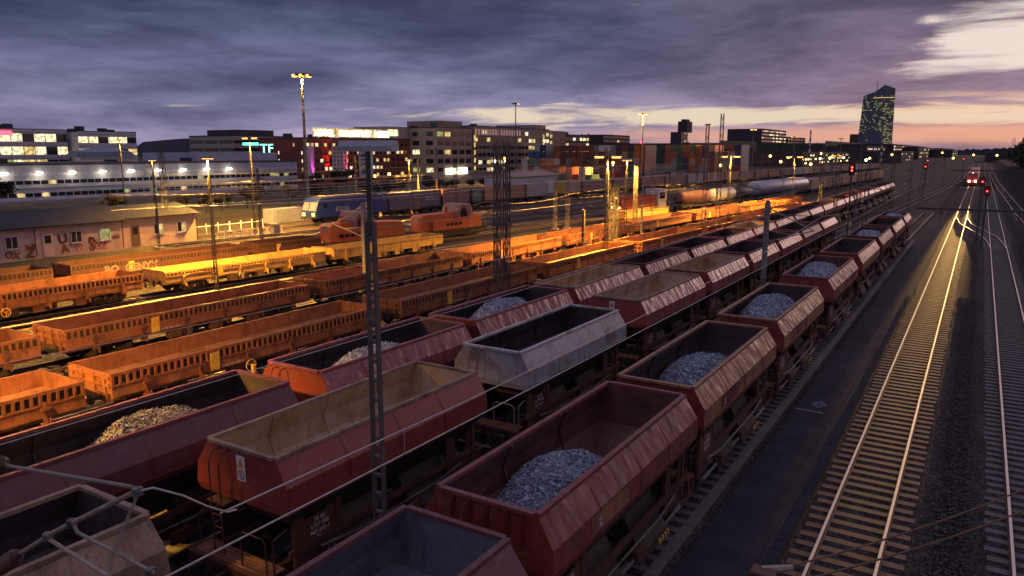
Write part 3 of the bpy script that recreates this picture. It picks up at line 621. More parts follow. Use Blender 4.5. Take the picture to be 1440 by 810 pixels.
# ------------------------------------------------------------------ locomotives
def diesel(y0, y1, fn, label, cab_at=.68, body='loco_orange'):
    x0, x1 = fn(y0), fn(y1); rz = -math.atan2(x1-x0, y1-y0); L = math.hypot(y1-y0, x1-x0); h = L/2
    root = empty('diesel_locomotive', ((x0+x1)/2, (y0+y1)/2, 0), rz, label, 'locomotive', 'orange diesel locomotives on the fourth track')
    f = MB(); f.box(-1.4, 1.4, -h, h, .95, 1.2); f.box(-1.2, 1.2, -h+.3, h-.3, .55, .95)
    for s in (-1, 1): f.box(-1.3, 1.3, s*h-.08, s*h+.08, .6, 1.2)
    f.build('frame', 'frame_dark', root)
    yc = -h+L*cab_at
    hd = MB(); hd.prism([(-h+1.0, 1.2), (-h+1.0, 2.7), (-h+1.35, 3.05), (yc-1.3, 3.05), (yc-1.3, 1.2)], -.85, .85, 'x')
    for i in range(6): hd.box(.85, .89, -h+2.2+i*.55, -h+2.6+i*.55, 2.2, 2.8)
    hd.build('long_hood', body, root, bevel=.05)
    sk = MB(); sk.box(-1.42, -.86, -h+2.4, yc+.9, 1.22, 2.35); sk.box(.86, 1.42, -h+2.4, yc+.9, 1.22, 2.35); sk.build('side_casing', body, root, bevel=.04)
    for i in range(4):
        w = MB(); y = yc-3.3+i*.72; w.box(1.40, 1.435, y, y+.55, 1.62, 1.98); w.build('casing_window', 'glass_dark', root)
    cb = MB(); cb.prism([(yc-1.2, 1.21), (yc-1.1, 3.2), (yc-.7, 4.05), (yc+1.0, 4.05), (yc+1.45, 3.1), (yc+1.5, 1.21)], -1.38, 1.38, 'x'); c = cb.build('cab', 'loco_roof', root, bevel=.06)
    a = MB(); a.prism([(yc-1.0, 1.5), (yc-.95, 3.1), (yc-.6, 3.8), (yc+.1, 3.85), (yc+.8, 2.6), (yc+.8, 1.5)], 1.375, 1.40, 'x'); a.build('cab_side_panel', 'loco_red', c)
    w = MB(); w.prism([(yc-.8, 2.5), (yc-.78, 3.1), (yc-.5, 3.6), (yc+.05, 3.65), (yc+.4, 2.9), (yc+.4, 2.5)], 1.40, 1.41, 'x'); w.build('window', 'glass_dark', c)
    w = MB(); w.prism([(yc+.75, 2.7), (yc+.75, 3.6), (yc+.95, 3.6), (yc+1.2, 2.75)], 1.385, 1.40, 'x'); w.build('window', 'glass_sky', c)
    n_ = MB(); n_.prism([(yc+1.5, 1.2), (yc+1.5, 2.95), (h-1.0, 2.7), (h-.7, 2.3), (h-.6, 1.2)], -1.05, 1.05, 'x')
    n_.build('short_hood', body, root, bevel=.05)
    w = MB(); w.prism([(.5, 2.2), (.5, 2.6), (.3, 2.8), (-.3, 2.8), (-.5, 2.6), (-.5, 2.2)], -h+.97, -h+.999, 'y'); w.build('hood_window', 'glass_sky', root)
    ex = MB(); ex.tube((0, yc-1.8, 3.0), (0, yc-1.8, 3.75), .22, .16, 10); ex.build('exhaust', 'loco_red', root)
    for s in (-1, 1):
        r_ = MB()
        for q in (-1, 1): r_.path([(q*1.3, s*(h-.1), 1.2), (q*1.3, s*(h-.1), 2.2), (q*.3, s*(h-.1), 2.2), (q*.3, s*(h-.1), 1.2)], .025); r_.path([(q*1.38, s*(h-.1), 2.15), (q*1.38, s*(h-2.2), 2.15)], .022)
        r_.build('handrail', 'tube_metal', root); buffers(root, s*(h+.05), s)
        b = MB(); b.box(-1.1, 1.1, s*(h-2.6)-1.5, s*(h-2.6)+1.5, .35, .8); b.build('bogie', 'frame_dark', root)
        for d in (-1.1, 1.1): wheelset(root, s*(h-2.6)+d, .48, 12)
        for q in (-1, 1):
            l = MB(); l.tube((q*.75, s*(h-.62) if s > 0 else -h+1.0, 1.6), (q*.75, s*(h-.55) if s > 0 else -h+.93, 1.6), .1, n=10); l.build('headlight', 'glass_sky', root)
    return root
d1 = diesel(52.8, 64.4, XG, 'orange diesel locomotive half hidden by the near dark mast', .42)
d2 = diesel(65.4, 77.2, XG, 'orange diesel locomotive with red exhaust and pale roofed cab in plain view', .66)

def electric():
    y0, y1 = 74, 88.7; x0, x1 = XK(y0), XK(y1); L = y1-y0; h = L/2
    root = empty('electric_locomotive', ((x0+x1)/2, (y0+y1)/2, 0), -math.atan2(x1-x0, L), 'blue electric locomotive heading the container train', 'locomotive')
    b = MB(); b.prism([(-h+.05, 1.0), (-h, 1.9), (-h+.5, 3.3), (-h+1.0, 3.75), (h-1.0, 3.75), (h-.5, 3.3), (h, 1.9), (h-.05, 1.0)], -1.45, 1.45, 'x'); body = b.build('body', 'loco_blue', root, bevel=.1)
    w = MB()
    for q in (-1, 1): w.quad((q*.1, -h+.02, 2.05), (q*1.25, -h+.02, 2.05), (q*1.2, -h+.44, 3.2), (q*.1, -h+.44, 3.2))
    w.build('windscreen', 'glass_sky', body)
    w = MB(); w.box(1.45, 1.465, -h+1.5, -h+2.1, 2.3, 3.0); w.build('cab_window', 'glass_dark', body)
    for q in (-1, 1):
        l = MB(); l.box(q*.95-.28, q*.95+.28, -h-.03, -h+.06, 1.25, 1.75); l.build('headlight', 'white_paint', root)
        b = MB(); b.box(-1.15, 1.15, q*(h-3.2)-1.6, q*(h-3.2)+1.6, .35, .95); b.build('bogie', 'frame_dark', root)
        for d in (-1.2, 1.2): wheelset(root, q*(h-3.2)+d, .55, 12)
        buffers(root, q*(h+.0), q)
    f = MB(); f.box(-1.2, 1.2, -2, 2, .4, 1.0); f.build('transformer_box', 'frame_dark', root)
    text('EGOO', .95, 'text_white', root, (1.456, -h+5.2, 1.75), (R(90), 0, R(90)), 'lettering')
    a = MB(); a.prism([(.2, 1.7), (3.4, 2.0), (2.9, 2.9)], 1.451, 1.458, 'x'); a.prism([(1.2, 1.35), (3.2, 1.2), (3.4, 1.7)], 1.451, 1.458, 'x'); a.build('arrow_emblem', 'text_white', root)
    p = MB(); p.path([(-.8, 4.0, 3.75), (0, 5.2, 4.2), (.8, 4.0, 3.75)], .04); p.path([(0, 5.2, 4.2), (0, 4.0, 4.35)], .035); p.path([(-.8, 4.0, 4.36), (.8, 4.0, 4.36)], .05); p.build('pantograph', 'steel', root)
    r_ = MB(); r_.box(-1.1, 1.1, -h+1.6, h-1.6, 3.76, 3.95); r_.build('roof_gear', 'steel', root)
electric()

def flat_load(fn, y0, y1, mat, label, ttl=None, endmat=None, ht=2.55, name='container_wagon', group='wagons of the container train', cat='freight wagon'):
    x0, x1 = fn(y0), fn(y1); L = y1-y0; h = L/2; rz = -math.atan2(x1-x0, L)
    root = empty(name, ((x0+x1)/2, (y0+y1)/2, 0), rz, label, cat, group)
    f = MB(); f.box(-1.3, 1.3, -h-.2, h+.2, .9, 1.18); f.box(-.5, .5, -h, h, .6, .9); f.build('flatbed', 'frame_dark', root)
    for q in (-1, 1):
        b = MB(); b.box(-1.05, 1.05, q*(h-1.4)-.9, q*(h-1.4)+.9, .3, .7); bb = b.build('bogie', 'frame_dark', root)
        for d in (-.6, .6):
            for s in (-1, 1): w = MB(); w.tube((s*.7, q*(h-1.4)+d, .46), (s*.83, q*(h-1.4)+d, .46), .42, n=10); w.build('wheel', 'frame_dark', bb)
    b = MB(); b.box(-1.22, 1.22, -h, h, 1.2, 1.2+ht)
    c = b.build('container', mat, root, bevel=.03)
    e = MB()
    for x in (-1.2, 1.2):
        for y in (-h, h): e.box(x-.05, x+.05, y-.05, y+.05, 1.2, 1.21+ht)
    for x in (-1.2, 1.2): e.box(x-.045, x+.045, -h, h, 1.15+ht, 1.22+ht)
    for i in (-.9, -.3, .3, .9): e.box(i-.03, i+.03, -h-.05, -h-.005, 1.3, 1.1+ht)
    e.build('container_frame', endmat or mat, c)
    if endmat: e = MB(); e.box(-1.15, 1.15, -h-.02, -h-.004, 1.25, 1.15+ht); e.build('door', endmat, c)
    if ttl: text(ttl, 1.0, 'text_white', c, (1.235, h-2.3, 2.2), (R(90), 0, R(90)))
    return root
flat_load(XK, 89.6, 95.4, 'co_navy', 'navy container wagon coupled right behind the blue locomotive')
flat_load(XK, 97.2, 102.6, 'co_navy', 'navy container wagon with white lettering', 'COSCO')
flat_load(XK, 103.3, 111.2, 'co_purple', 'dull purple container wagon behind the lettered navy one')
flat_load(XK, 112.0, 115.2, 'co_green', 'short dark green container wagon with pale lettering', 'UASC')
flat_load(XK, 116.0, 124.0, 'co_orange', 'orange container wagon with glowing orange end', None, 'co_orange')
flat_load(XK, 125.0, 130.4, 'co_rust', 'rust brown container wagon between the orange and the pale one')
flat_load(XK, 131.2, 139.6, 'co_grey', 'pale grey container wagon with yellow tan end', None, 'co_tan')
flat_load(XK, 146.2, 153.0, 'co_tan', 'tan container wagon beyond the two bright mast poles', None, 'yellow_paint')
y = 154; i = 0
while y < 470:
    L = 13.5; mt = ['co_purple', 'co_purple', 'co_rust', 'co_purple', 'co_grey', 'co_tan', 'co_rust'][i % 7]
    flat_load(XK, y, y+L, mt, f'dusky {["purple", "violet", "rust", "plum", "grey", "tan", "brown"][i % 7]} boxy wagon, {ORD[i]} past the tan container on the container train', None, None, 2.4); y += L+1.0; i += 1
# second freight line : shunter, tank cars, covered wagons
def shunter():
    y0, y1 = 108.5, 119.5; x0, x1 = XL(y0), XL(y1); L = 11.5; h = L/2
    root = empty('shunting_locomotive', ((x0+x1)/2, (y0+y1)/2, 0), -math.atan2(x1-x0, y1-y0), 'red shunting locomotive with lit headlamps and white cab', 'locomotive')
    b = MB(); b.box(-1.3, 1.3, -h, h, .7, 1.2); b.build('frame', 'frame_dark', root)
    b = MB(); b.prism([(-h+.3, 1.2), (-h+.3, 3.0), (-h+.7, 3.3), (h-2.6, 3.3), (h-2.6, 1.2)], -1.1, 1.1, 'x')
    for j in range(8): b.box(1.1, 1.14, -h+1+j*.9, -h+1.5+j*.9, 1.5, 2.9)
    b.build('hood', 'co_red', root, bevel=.05)
    b = MB(); b.box(-1.35, 1.35, h-2.5, h-.3, 1.2, 4.2); c = b.build('cab', 'white_wall', root, bevel=.06)
    w = MB(); w.box(1.35, 1.37, h-2.1, h-.8, 2.6, 3.6); w.build('window', 'glass_dark', c)
    for x, z in ((-.8, 1.5), (.8, 1.5), (0, 3.0)):
        l = MB(); l.tube((x, -h+.3, z), (x, -h+.1, z), .16, n=10); l.build('headlight', 'lamp_amber', root)
    for q in (-1, 1):
        for d in (-1, 1): wheelset(root, q*(h-2.2)+d, .48, 10)
shunter()
def tank(y0, y1, mat, label, r=1.35):
    x0, x1 = XL(y0), XL(y1); L = y1-y0; h = L/2
    root = empty('tank_wagon', ((x0+x1)/2, (y0+y1)/2, 0), -math.atan2(x1-x0, L), label, 'tank wagon', 'tank wagons on the far line')
    b = MB(); pr = [(-h+.2+r*(1-math.cos(t*math.pi/12))*.7, r*math.sin(t*math.pi/12)) for t in range(1, 7)]; pr = pr+[(-a, q) for a, q in reversed(pr)]
    b.lathe([(-h+.15, .05)]+pr+[(h-.15, .05)], 'y', (0, 0, 1.2+r), 20); b.build('tank', mat, root, smooth=True)
    b = MB(); b.box(-1.2, 1.2, -h, h, .9, 1.15)
    for q in (-.6, 0, .6): b.box(-1.0, 1.0, q*h-.1, q*h+.1, 1.15, 1.9)
    b.build('frame', 'frame_dark', root)
    b = MB(); b.box(-.4, .4, -.9, .9, 1.2+2*r, 1.25+2*r); b.path([(-.5, -1, 1.25+2*r+.5), (.5, -1, 1.25+2*r+.5), (.5, 1, 1.25+2*r+.5)], .03); b.tube((0, 0, 1.1+2*r), (0, 0, 1.5+2*r), .3, n=12); b.build('dome', 'steel', root)
    for q in (-1, 1):
        for d in (-.9, .9): wheelset(root, q*(h-1.8)+d, .45, 10)
tank(123, 132.5, 'co_purple', 'dark purple tank wagon right of the red shunter', 1.2)
tank(134, 144.5, 'tank_white', 'short white tank wagon between two darker ones', 1.2)
tank(146, 153.4, 'tank_dark', 'small dark tank wagon beside the long white one', 1.1)
tank(155, 191, 'tank_white', 'very long white blue tank wagon on the far line', 1.5)
y = 193.5; i = 0
while y < 292:
    flat_load(XL, y, y+11, ['co_tan', 'co_rust', 'co_purple', 'co_rust'][i % 4], f'brown covered wagon, {ORD[i]} past the long white tank wagon', None, None, 2.3, 'covered_wagon', 'covered wagons beyond the tank wagons'); y += 12; i += 1
# passenger train at rest far down the near main line, headlamps burning
def train():
    root = empty('passenger_train', (-2.0, 262, 0), 0, 'red passenger train with burning headlamps far down the near main line', 'train')
    b = MB(); b.prism([(-.2, .35), (-.35, 1.4), (.1, 2.4), (.9, 3.7), (1.5, 4.0), (95, 4.0), (95, .35)], -1.42, 1.42, 'x'); body = b.build('body', 'loco_red', root, bevel=.15)
    w = MB(); w.quad((-1.15, .12, 2.35), (1.15, .12, 2.35), (1.05, .80, 3.55), (-1.05, .80, 3.55)); w.build('windscreen', 'glass_dark', root)
    for i in range(10): w = MB(); w.box(-1.435, 1.435, 4+i*9, 11+i*9, 2.0, 3.0); w.build('window_band', 'win_warm', root)
    for x in (-.78, .78):
        l = MB(); l.lathe([(-.44, .02), (-.43, .17), (-.3, .18)], 'y', (x, 0, 1.55), 14); hl = l.build('headlight', 'head_lamp', root)
        d = bpy.data.lights.new('headlight_beam', 'SPOT'); d.energy = 4500000; d.color = (1, .55, .15); d.spot_size = R(1.0); d.spot_blend = 1.0; d.shadow_soft_size = .12
        lo = bpy.data.objects.new('headlight_beam', d); COL.objects.link(lo); lo.parent = hl; lo.location = (x, -.6, 1.55); lo.rotation_euler = (R(90-.38), 0, R(180))
    l = MB(); l.lathe([(1.2, .02), (1.22, .12), (1.4, .13)], 'y', (0, 0, 3.85), 12); l.build('top_light', 'lamp_white', root)
    for q in (3, 20, 40, 60, 80): 
        b = MB(); b.box(-1.1, 1.1, q-1.4, q+1.4, .12, .5); b.build('bogie', 'frame_dark', root)
train()

# ------------------------------------------------------------------ containers stacked in the yard
CM = ['co_orange', 'co_rust', 'co_grey', 'co_purple', 'co_tan', 'co_navy', 'co_rust', 'co_purple', 'co_grey', 'co_rust', 'co_orange', 'co_rust', 'co_orange', 'co_green', 'co_tan']
CNAME = {'co_orange': 'orange', 'co_rust': 'rust brown', 'co_grey': 'grey', 'co_purple': 'dull purple', 'co_tan': 'tan', 'co_navy': 'navy', 'co_green': 'dark green', 'co_blue': 'blue', 'co_white': 'off white', 'co_red': 'red'}
CMESH = {}
def container(x, y, z, mat, L, label, group, rz=0.0):
    key = (mat, L)
    if key not in CMESH:
        b = MB(); b.box(-1.19, 1.19, -L/2+.03, L/2-.03, .04, 2.52)
        for sx in (-1, 1):
            for sy in (-1, 1): b.box(sx*1.17-.05, sx*1.17+.05, sy*(L/2-.05)-.05, sy*(L/2-.05)+.05, 0, 2.58)
            b.box(sx*1.17-.045, sx*1.17+.045, -L/2+.1, L/2-.1, 2.45, 2.575)
        for i in (-.85, -.3, .3, .85): b.box(i-.025, i+.025, -L/2-.02, -L/2+.02, .12, 2.45)
        b.box(-.02, .02, -L/2-.0, -L/2+.025, .1, 2.45); CMESH[key] = b.mesh('container', mat)
    o = bpy.data.objects.new('shipping_container', CMESH[key]); COL.objects.link(o); o.location = (x, y, z); o.rotation_euler = (0, 0, rz)
    return tag(o, label, 'container', group)
rc = random.Random(5); n = 0
for c in range(31):
    x = -157+c*2.56; hgt = 5 if c not in (9, 10, 27, 28) else 4
    if c in (17, 18): continue
    runm = rc.choice(CM); yy = 292+(0 if c < 19 else 8)+rc.choice((0, 0, .15, -.1)); orange = c < 8
    for r_ in range(hgt):
        if rc.random() < .62: runm = rc.choice(CM[:2] if orange and rc.random() < .6 else CM)
        container(x, yy, r_*2.59-.2, runm, 12.2, f'{CNAME[runm]} container, {ORD[r_]} from the ground in the {ORD[c]} column of the big stack', 'containers in the big stack')
for c in range(12):
    x = -139+c*2.56-3; hgt = [2, 3, 3, 2, 3, 2, 2, 1, 2, 1, 2, 1][c]
    for r_ in range(hgt):
        mm = rc.choice(['co_orange', 'co_red', 'co_green', 'co_orange', 'co_white', 'co_green'])
        container(x, 236, r_*2.59-.2, mm, 6.1, f'{CNAME[mm]} container, {ORD[r_]} from the ground in the {ORD[c]} column of the low front stack', 'containers in the low front stack')
for c, (x, hh) in enumerate([(-148.5, 4), (-145.8, 5), (-143.1, 5), (-140.4, 3)]):
    for r_ in range(hh):
        mm = rc.choice(['co_navy', 'co_grey', 'co_blue', 'co_white', 'co_purple', 'co_rust'])
        container(x, 256, r_*2.59-.2, mm, 6.1, f'{CNAME[mm]} container, {ORD[r_]} from the ground in the {ORD[c]} column by the office block', 'containers by the office block')

# ------------------------------------------------------------------ buildings
rw_ = random.Random(11)
def windows(root, spans, lit, litmat=('win_warm', 'win_white'), dark='glass_dark', limit=100):
    """spans: list of boxes (x0,x1,y0,y1,z0,z1); each its own window, what is past the limit one stuff part"""
    rest = MB(); restl = MB()
    for i, s_ in enumerate(spans):
        l = rw_.random() < (lit(s_) if callable(lit) else lit)
        if i < limit: b = MB(); b.box(*s_); b.build('window', rw_.choice(litmat) if l else dark, root)
        else: (restl if l else rest).box(*s_)
    if rest.v: tag(rest.build('window', dark, root), kind='stuff')
    if restl.v: tag(restl.build('window', litmat[0], root), kind='stuff')
def bldg(name, label, X, Y0, Y1, depth, H, wall, floors, step, lit, cat='building', z0=1.0, wh=.55, endlit=None, endcols=0, litmat=('win_warm', 'win_white'), gap=.25, top=.6, dark='glass_dark', nowin=(), group=None):
    root = empty(name, (X, (Y0+Y1)/2, 0), 0, label, cat, group); h = (Y1-Y0)/2
    b = MB(); b.box(-depth, 0, -h, h, -.3, H); b.build('wall', wall, root)
    b = MB(); b.box(-depth-.1, .12, -h-.1, h+.1, H, H+.35)
    for i in range(4): x = -depth*rw_.uniform(.2, .8); y = rw_.uniform(-h*.8, h*.8); b.box(x-1, x+1, y-1, y+1, H+.3, H+.3+rw_.uniform(.5, 1.6))
    b.build('roof', 'dark_block', root)
    fh = (H-z0-top)/floors; sp = []
    n = max(1, int(2*h/step)); st = 2*h/n
    for f in range(floors):
        for c in range(n):
            if (f, c) in nowin: continue
            sp.append((0, .06, -h+c*st+st*gap/2, -h+(c+1)*st-st*gap/2, z0+f*fh+fh*.28, z0+f*fh+fh*(.28+wh)))
    windows(root, sp, lit, litmat, dark)
    if endcols:
        es = depth/endcols; sp = [(-depth+c*es+es*gap, -depth+(c+1)*es-es*gap, -h-.06, -h, z0+f*fh+fh*.28, z0+f*fh+fh*(.28+wh)) for f in range(floors) for c in range(endcols)]
        windows(root, sp, endlit if endlit is not None else lit, litmat, dark, 40)
    b = MB()
    for f in range(floors+1): b.box(.0, .14, -h, h, z0+f*fh-.12+fh*.02, z0+f*fh+fh*.2)
    b.build('ledge', wall, root)
    return root
r1 = bldg('office_building', 'white office block with glowing window bands and red roof sign at far left', -230, 94, 121.5, 16, 16.2, 'white_wall', 4, 3.0, .72, litmat=('win_white', 'win_warm', 'win_green'), gap=.08, wh=.6)
r2 = bldg('office_building', 'white office block with window bands beside the one with the red sign', -226, 122.5, 140.6, 14, 15.9, 'white_wall', 4, 3.0, .5, litmat=('win_white', 'win_warm'), gap=.08, wh=.5)
s_ = MB(); s_.box(0, .3, -2.5, 2.0, -.6, .6); adopt(s_.build('roof_sign', 'red_sign', None, (-229.8, 104.5, 15.2)), r1)
s_ = MB(); s_.lathe([(0, 9), (1.5, 8), (3.2, .4)], 'z', (0, 0, 0), 10); tag(s_.build('pyramid_roof', 'ecb_glass', None, (-212, 121, 8.6)), 'blue green tent shaped roof in front of the white office', 'tent_roof')  # pyramid roof shape alone, without a building under it
hall = bldg('warehouse_hall', 'long pale blue grey hall with two dark window rows and wall lamps', -165, 60, 150, 30, 7.4, 'grey_wall', 2, 1.6, .10, z0=.3, wh=.30, gap=.15, top=2.0, litmat=('win_green', 'win_warm'))
b = MB(); b.box(-24, 0, -13, 13, 7.4, 9.9); b.build('upper_block', 'grey_wall', hall, (-8, 32, 0))
for i in range(9):
    root = empty('wall_lamp', (-164.7, 74+i*6.6, 5.9), 0, f'oval white wall lamp on the grey hall, {ORD[i]} from the left', 'lamp', 'wall lamps along the grey hall')
    b = MB(); b.lathe([(-.22, .1), (-.2, .5), (0, .75), (.2, .5), (.22, .1)], 'z', (.35, 0, 0), 14); b.build('lamp_shade', 'sign_white', root)
    b = MB(); b.box(-.3, .35, -.05, .05, -.05, .05); b.build('bracket', 'steel', root)
    d = bpy.data.lights.new('light', 'POINT'); d.energy = 160; d.color = (1, .85, .55); d.shadow_soft_size = .3
    lo = bpy.data.objects.new('light', d); COL.objects.link(lo); lo.parent = root; lo.location = (1.1, 0, -.3)
t_ = bldg('office_building', 'tan office block with dark window strips between hall and brick hotel', -235, 184, 212.4, 26, 15.8, 'tan_wall', 5, 3.2, .05, gap=.04, wh=.42, endcols=3, endlit=.0)
b = MB(); b.box(-22, -4, -9, 8, 16.1, 18.3); b.build('roof_house', 'dark_block', t_)
hotel = bldg('hotel_building', 'dark red brick hotel with small lit windows and glowing roof sign', -170, 158.3, 195.6, 20, 14.0, 'brick', 5, 1.75, .42, gap=.45, wh=.42, litmat=('win_warm', 'win_white'), z0=1.5, endcols=6)
hr = bldg('hotel_building', 'taller brick tower block at the right end of the hotel', -172, 196.2, 216.9, 18, 14.2, 'brick', 5, 2.3, .22, gap=.4, wh=.42, z0=1.5)
b = MB(); b.box(-16, -.5, -9, 9.8, 14.5, 18.6); b.build('penthouse', 'tan_wall', hr); b = MB(); b.box(-.5, -.42, -8.6, -3.6, 15.4, 17.6); b.build('penthouse_window', 'win_white', hr)
root = empty('hotel_roof_sign', (-169.3, 178, 14.6), 0, 'blazing white letter sign along the brick hotel roof', 'sign')
b = MB(); b.box(-.5, -.2, -17, 17, .0, 2.6); b.build('backing_panel', 'win_warm', root)
text('HOTEL   FRANKFURT  MESSE', 2.6, 'lamp_white', root, (0, 0, .25), (R(90), 0, R(90)), 'letters', .1); adopt(root, hotel)
for j, (yy, w_, lab, mt) in enumerate([(159.5, 2.4, 'narrow pale banner with pink light at the hotel corner', 'banner'), (171.5, 6.2, 'white wall panel with rows of coloured dots on the hotel', 'banner'), (183.2, 6.4, 'pale picture panel with dark bands on the hotel wall', 'banner')]):
    root = empty('facade_panel', (-169.4, yy, 7.0), 0, lab, 'facade_panel'); b = MB(); b.box(-.2, .1, -w_/2, w_/2, -5.2, 4.8 if j < 2 else 3.4); b.build('panel', mt, root)  # panels and a banner fixed to the hotel facade
    if j == 1:
        for r_ in range(8):
            for c in range(4): b = MB(); b.lathe([(.1, .38), (.13, .38)], 'x', (0, -2.3+c*1.5, -4.4+r_*1.2), 8); b.build('coloured_dot', rw_.choice(['graffiti_purple', 'co_red', 'co_navy', 'co_green']), root)
    if j == 2:
        for a_, c_, m_ in ((2.0, .9, 'co_navy'), (.6, .5, 'co_blue'), (-.8, .6, 'co_navy'), (-3.2, 1.2, 'co_green')): b = MB(); b.box(.1, .13, -2.4, 1.6, a_-c_/2, a_+c_/2); b.build('picture_band', m_, root)
for yy, c_, e_ in ((160.3, (1, .05, .6), 5000), (166.6, (1, .02, .02), 16000), (174.4, (1, .05, .12), 8000), (185.6, (.1, 1, .8), 1500)):
    root = empty('facade_uplight', (-168.6, yy, 1.2), 0, {160.3: 'magenta', 166.6: 'deep red', 174.4: 'pinkish red', 185.6: 'teal'}[yy]+' coloured uplight washing the hotel wall', 'lamp', 'uplights on the hotel')
    b = MB(); b.lathe([(0, .2), (.3, .25)], 'z', (0, 0, 0), 10); b.build('lamp_housing', 'steel', root)
    d = bpy.data.lights.new('light', 'SPOT'); d.energy = e_; d.color = c_; d.spot_size = R(30); d.spot_blend = .8
    lo = bpy.data.objects.new('light', d); COL.objects.link(lo); lo.parent = root; lo.location = (.5, 0, .4); lo.rotation_euler = (R(180), R(-15), 0)
o1 = bldg('office_building', 'stone office block with glass corner, left of the long window rows', -160, 208.4, 229.6, 24, 18.2, 'office_stone', 5, 4.2, .30, gap=.25, wh=.5, z0=2.2, endcols=4, endlit=.25, litmat=('win_warm', 'win_green', 'win_white'))
b = MB(); b.box(-20, -4, -2, 10.3, 18.5, 21.0); b.build('stair_tower', 'office_stone', o1); b = MB(); b.box(-3, -.2, -10, 3, 18.4, 20); b.build('glass_gallery', 'glass_dark', o1)
o2 = bldg('office_building', 'long stone office block with a row of pale top floor windows', -159.5, 230.1, 264, 22, 19.3, 'office_stone', 6, 2.7, lambda s: .03 if s[4] > 14 else .22, gap=.2, wh=.5, z0=2.0, dark='glass_dark')
b = MB()
for i in range(17): b = MB(); b.box(.15, .2, -16.5+i*1.95, -15.1+i*1.95, 16.3, 18.5); b.build('top_window', 'glass_sky', o2)
for i in range(5): b = MB(); b.box(.15, .2, -16.9, -16.0, 3.4+i*2.8, 5.0+i*2.8); b.build('stair_window', 'win_warm', o2)
o3 = bldg('office_building', 'stone office block right of the long window rows', -160, 264.6, 288, 24, 19.2, 'office_stone', 6, 2.9, .22, gap=.25, wh=.5, z0=2.0)
b = MB(); b.box(-20, -.2, 0, 9, 19.4, 21.2); b.build('stair_tower', 'office_stone', o3)
for i in range(5): b = MB(); b.box(.15, .2, 6.0, 7.2, 4.4+i*2.8, 6.0+i*2.8); b.build('stair_window', 'win_warm', o3)
bldg('office_building', 'end wing of the stone offices with lit top windows', -160, 288.5, 303, 24, 18.6, 'office_stone', 6, 2.4, .3, gap=.25, wh=.5, z0=2.0)
for yy, z in ((216, 3.2), (223, 3.2)):
    b = MB(); b.box(0, .3, -2.9, 2.9, -1, 1.2); adopt(b.build('shop_window', 'sign_white', None, (-159.7, yy, z)), o1)
bldg('office_building', 'dark brown block with flat overhanging roof beyond the offices', -175, 327.8, 358, 22, 18.2, 'brown_block', 6, 3.4, .3, gap=.3, wh=.5, endcols=5, endlit=.1)
bldg('tower_block', 'far dark block with a small blue and red glow above the containers', -420, 900, 987, 60, 31.5, 'dark_block', 6, 8, .02)
b = MB(); b.box(0, 1, -3, 3, -3, 3); tag(b.build('neon_sign', 'red_sign', None, (-404, 989, 22)), 'small red neon glow beside the far dark block', 'sign')
bldg('tower_block', 'slim distant tower with a raised top above the containers', -700, 1996, 2050, 30, 62, 'dark_block', 14, 13, .06)
b = MB(); b.box(-26, 0, -22, 22, 62, 92); b.box(-20, -5, -14, 14, 92, 98); tag(b.build('office_tower', 'dark_block', None, (-700, 2062, 0)), 'taller narrow half of the slim distant tower', 'building')
bldg('office_building', 'dark office cube with yellow lit window bands near the skyline', -330, 1354, 1544, 60, 49, 'dark_block', 6, 13, .45, gap=.1, wh=.4, litmat=('win_warm', 'win_white'), z0=14)
bldg('office_building', 'lower dark block right of the yellow lit cube', -330, 1560, 1735, 60, 38, 'dark_block', 5, 25, .06)
bldg('warehouse_hall', 'wide low hall full of yellow lights left of the glass tower', -105, 545, 800, 60, 9.4, 'brown_block', 3, 9, .42, litmat=('lamp_amber', 'win_warm', 'win_white'), z0=.8, gap=.4, wh=.4)
bldg('office_building', 'long dark office with dotted yellow windows right of the glass tower', -90, 992, 1548, 60, 18.5, 'dark_block', 5, 26, .5, litmat=('win_warm', 'win_white'), gap=.35, wh=.35)
bldg('office_building', 'dark low office behind the big yard lamps near the tower foot', -96, 800, 985, 50, 15, 'dark_block', 4, 12, .35, litmat=('win_warm', 'win_white'), gap=.4, wh=.35)
bldg('warehouse_hall', 'hall with green roof rising behind the container stack', -190, 640, 760, 120, 17, 'green_roof', 1, 60, 0)
bldg('warehouse_hall', 'second hall with green roof behind the container stack', -150, 900, 1180, 80, 19, 'green_roof', 1, 90, 0)
for i, (a, b_, hh, X) in enumerate([(1376, 1900, 15, -80), (1950, 2500, 15, -85), (2500, 3600, 18, -100), (3700, 5200, 24, -150)]):
    bldg('apartment_building', f'{["first", "second", "third", "fourth"][i]} dark building block on the horizon right of the tower', X, a, b_, 90, hh, 'dark_block', 4, (b_-a)/14, .12, group='dark blocks on the horizon', gap=.6, wh=.3)
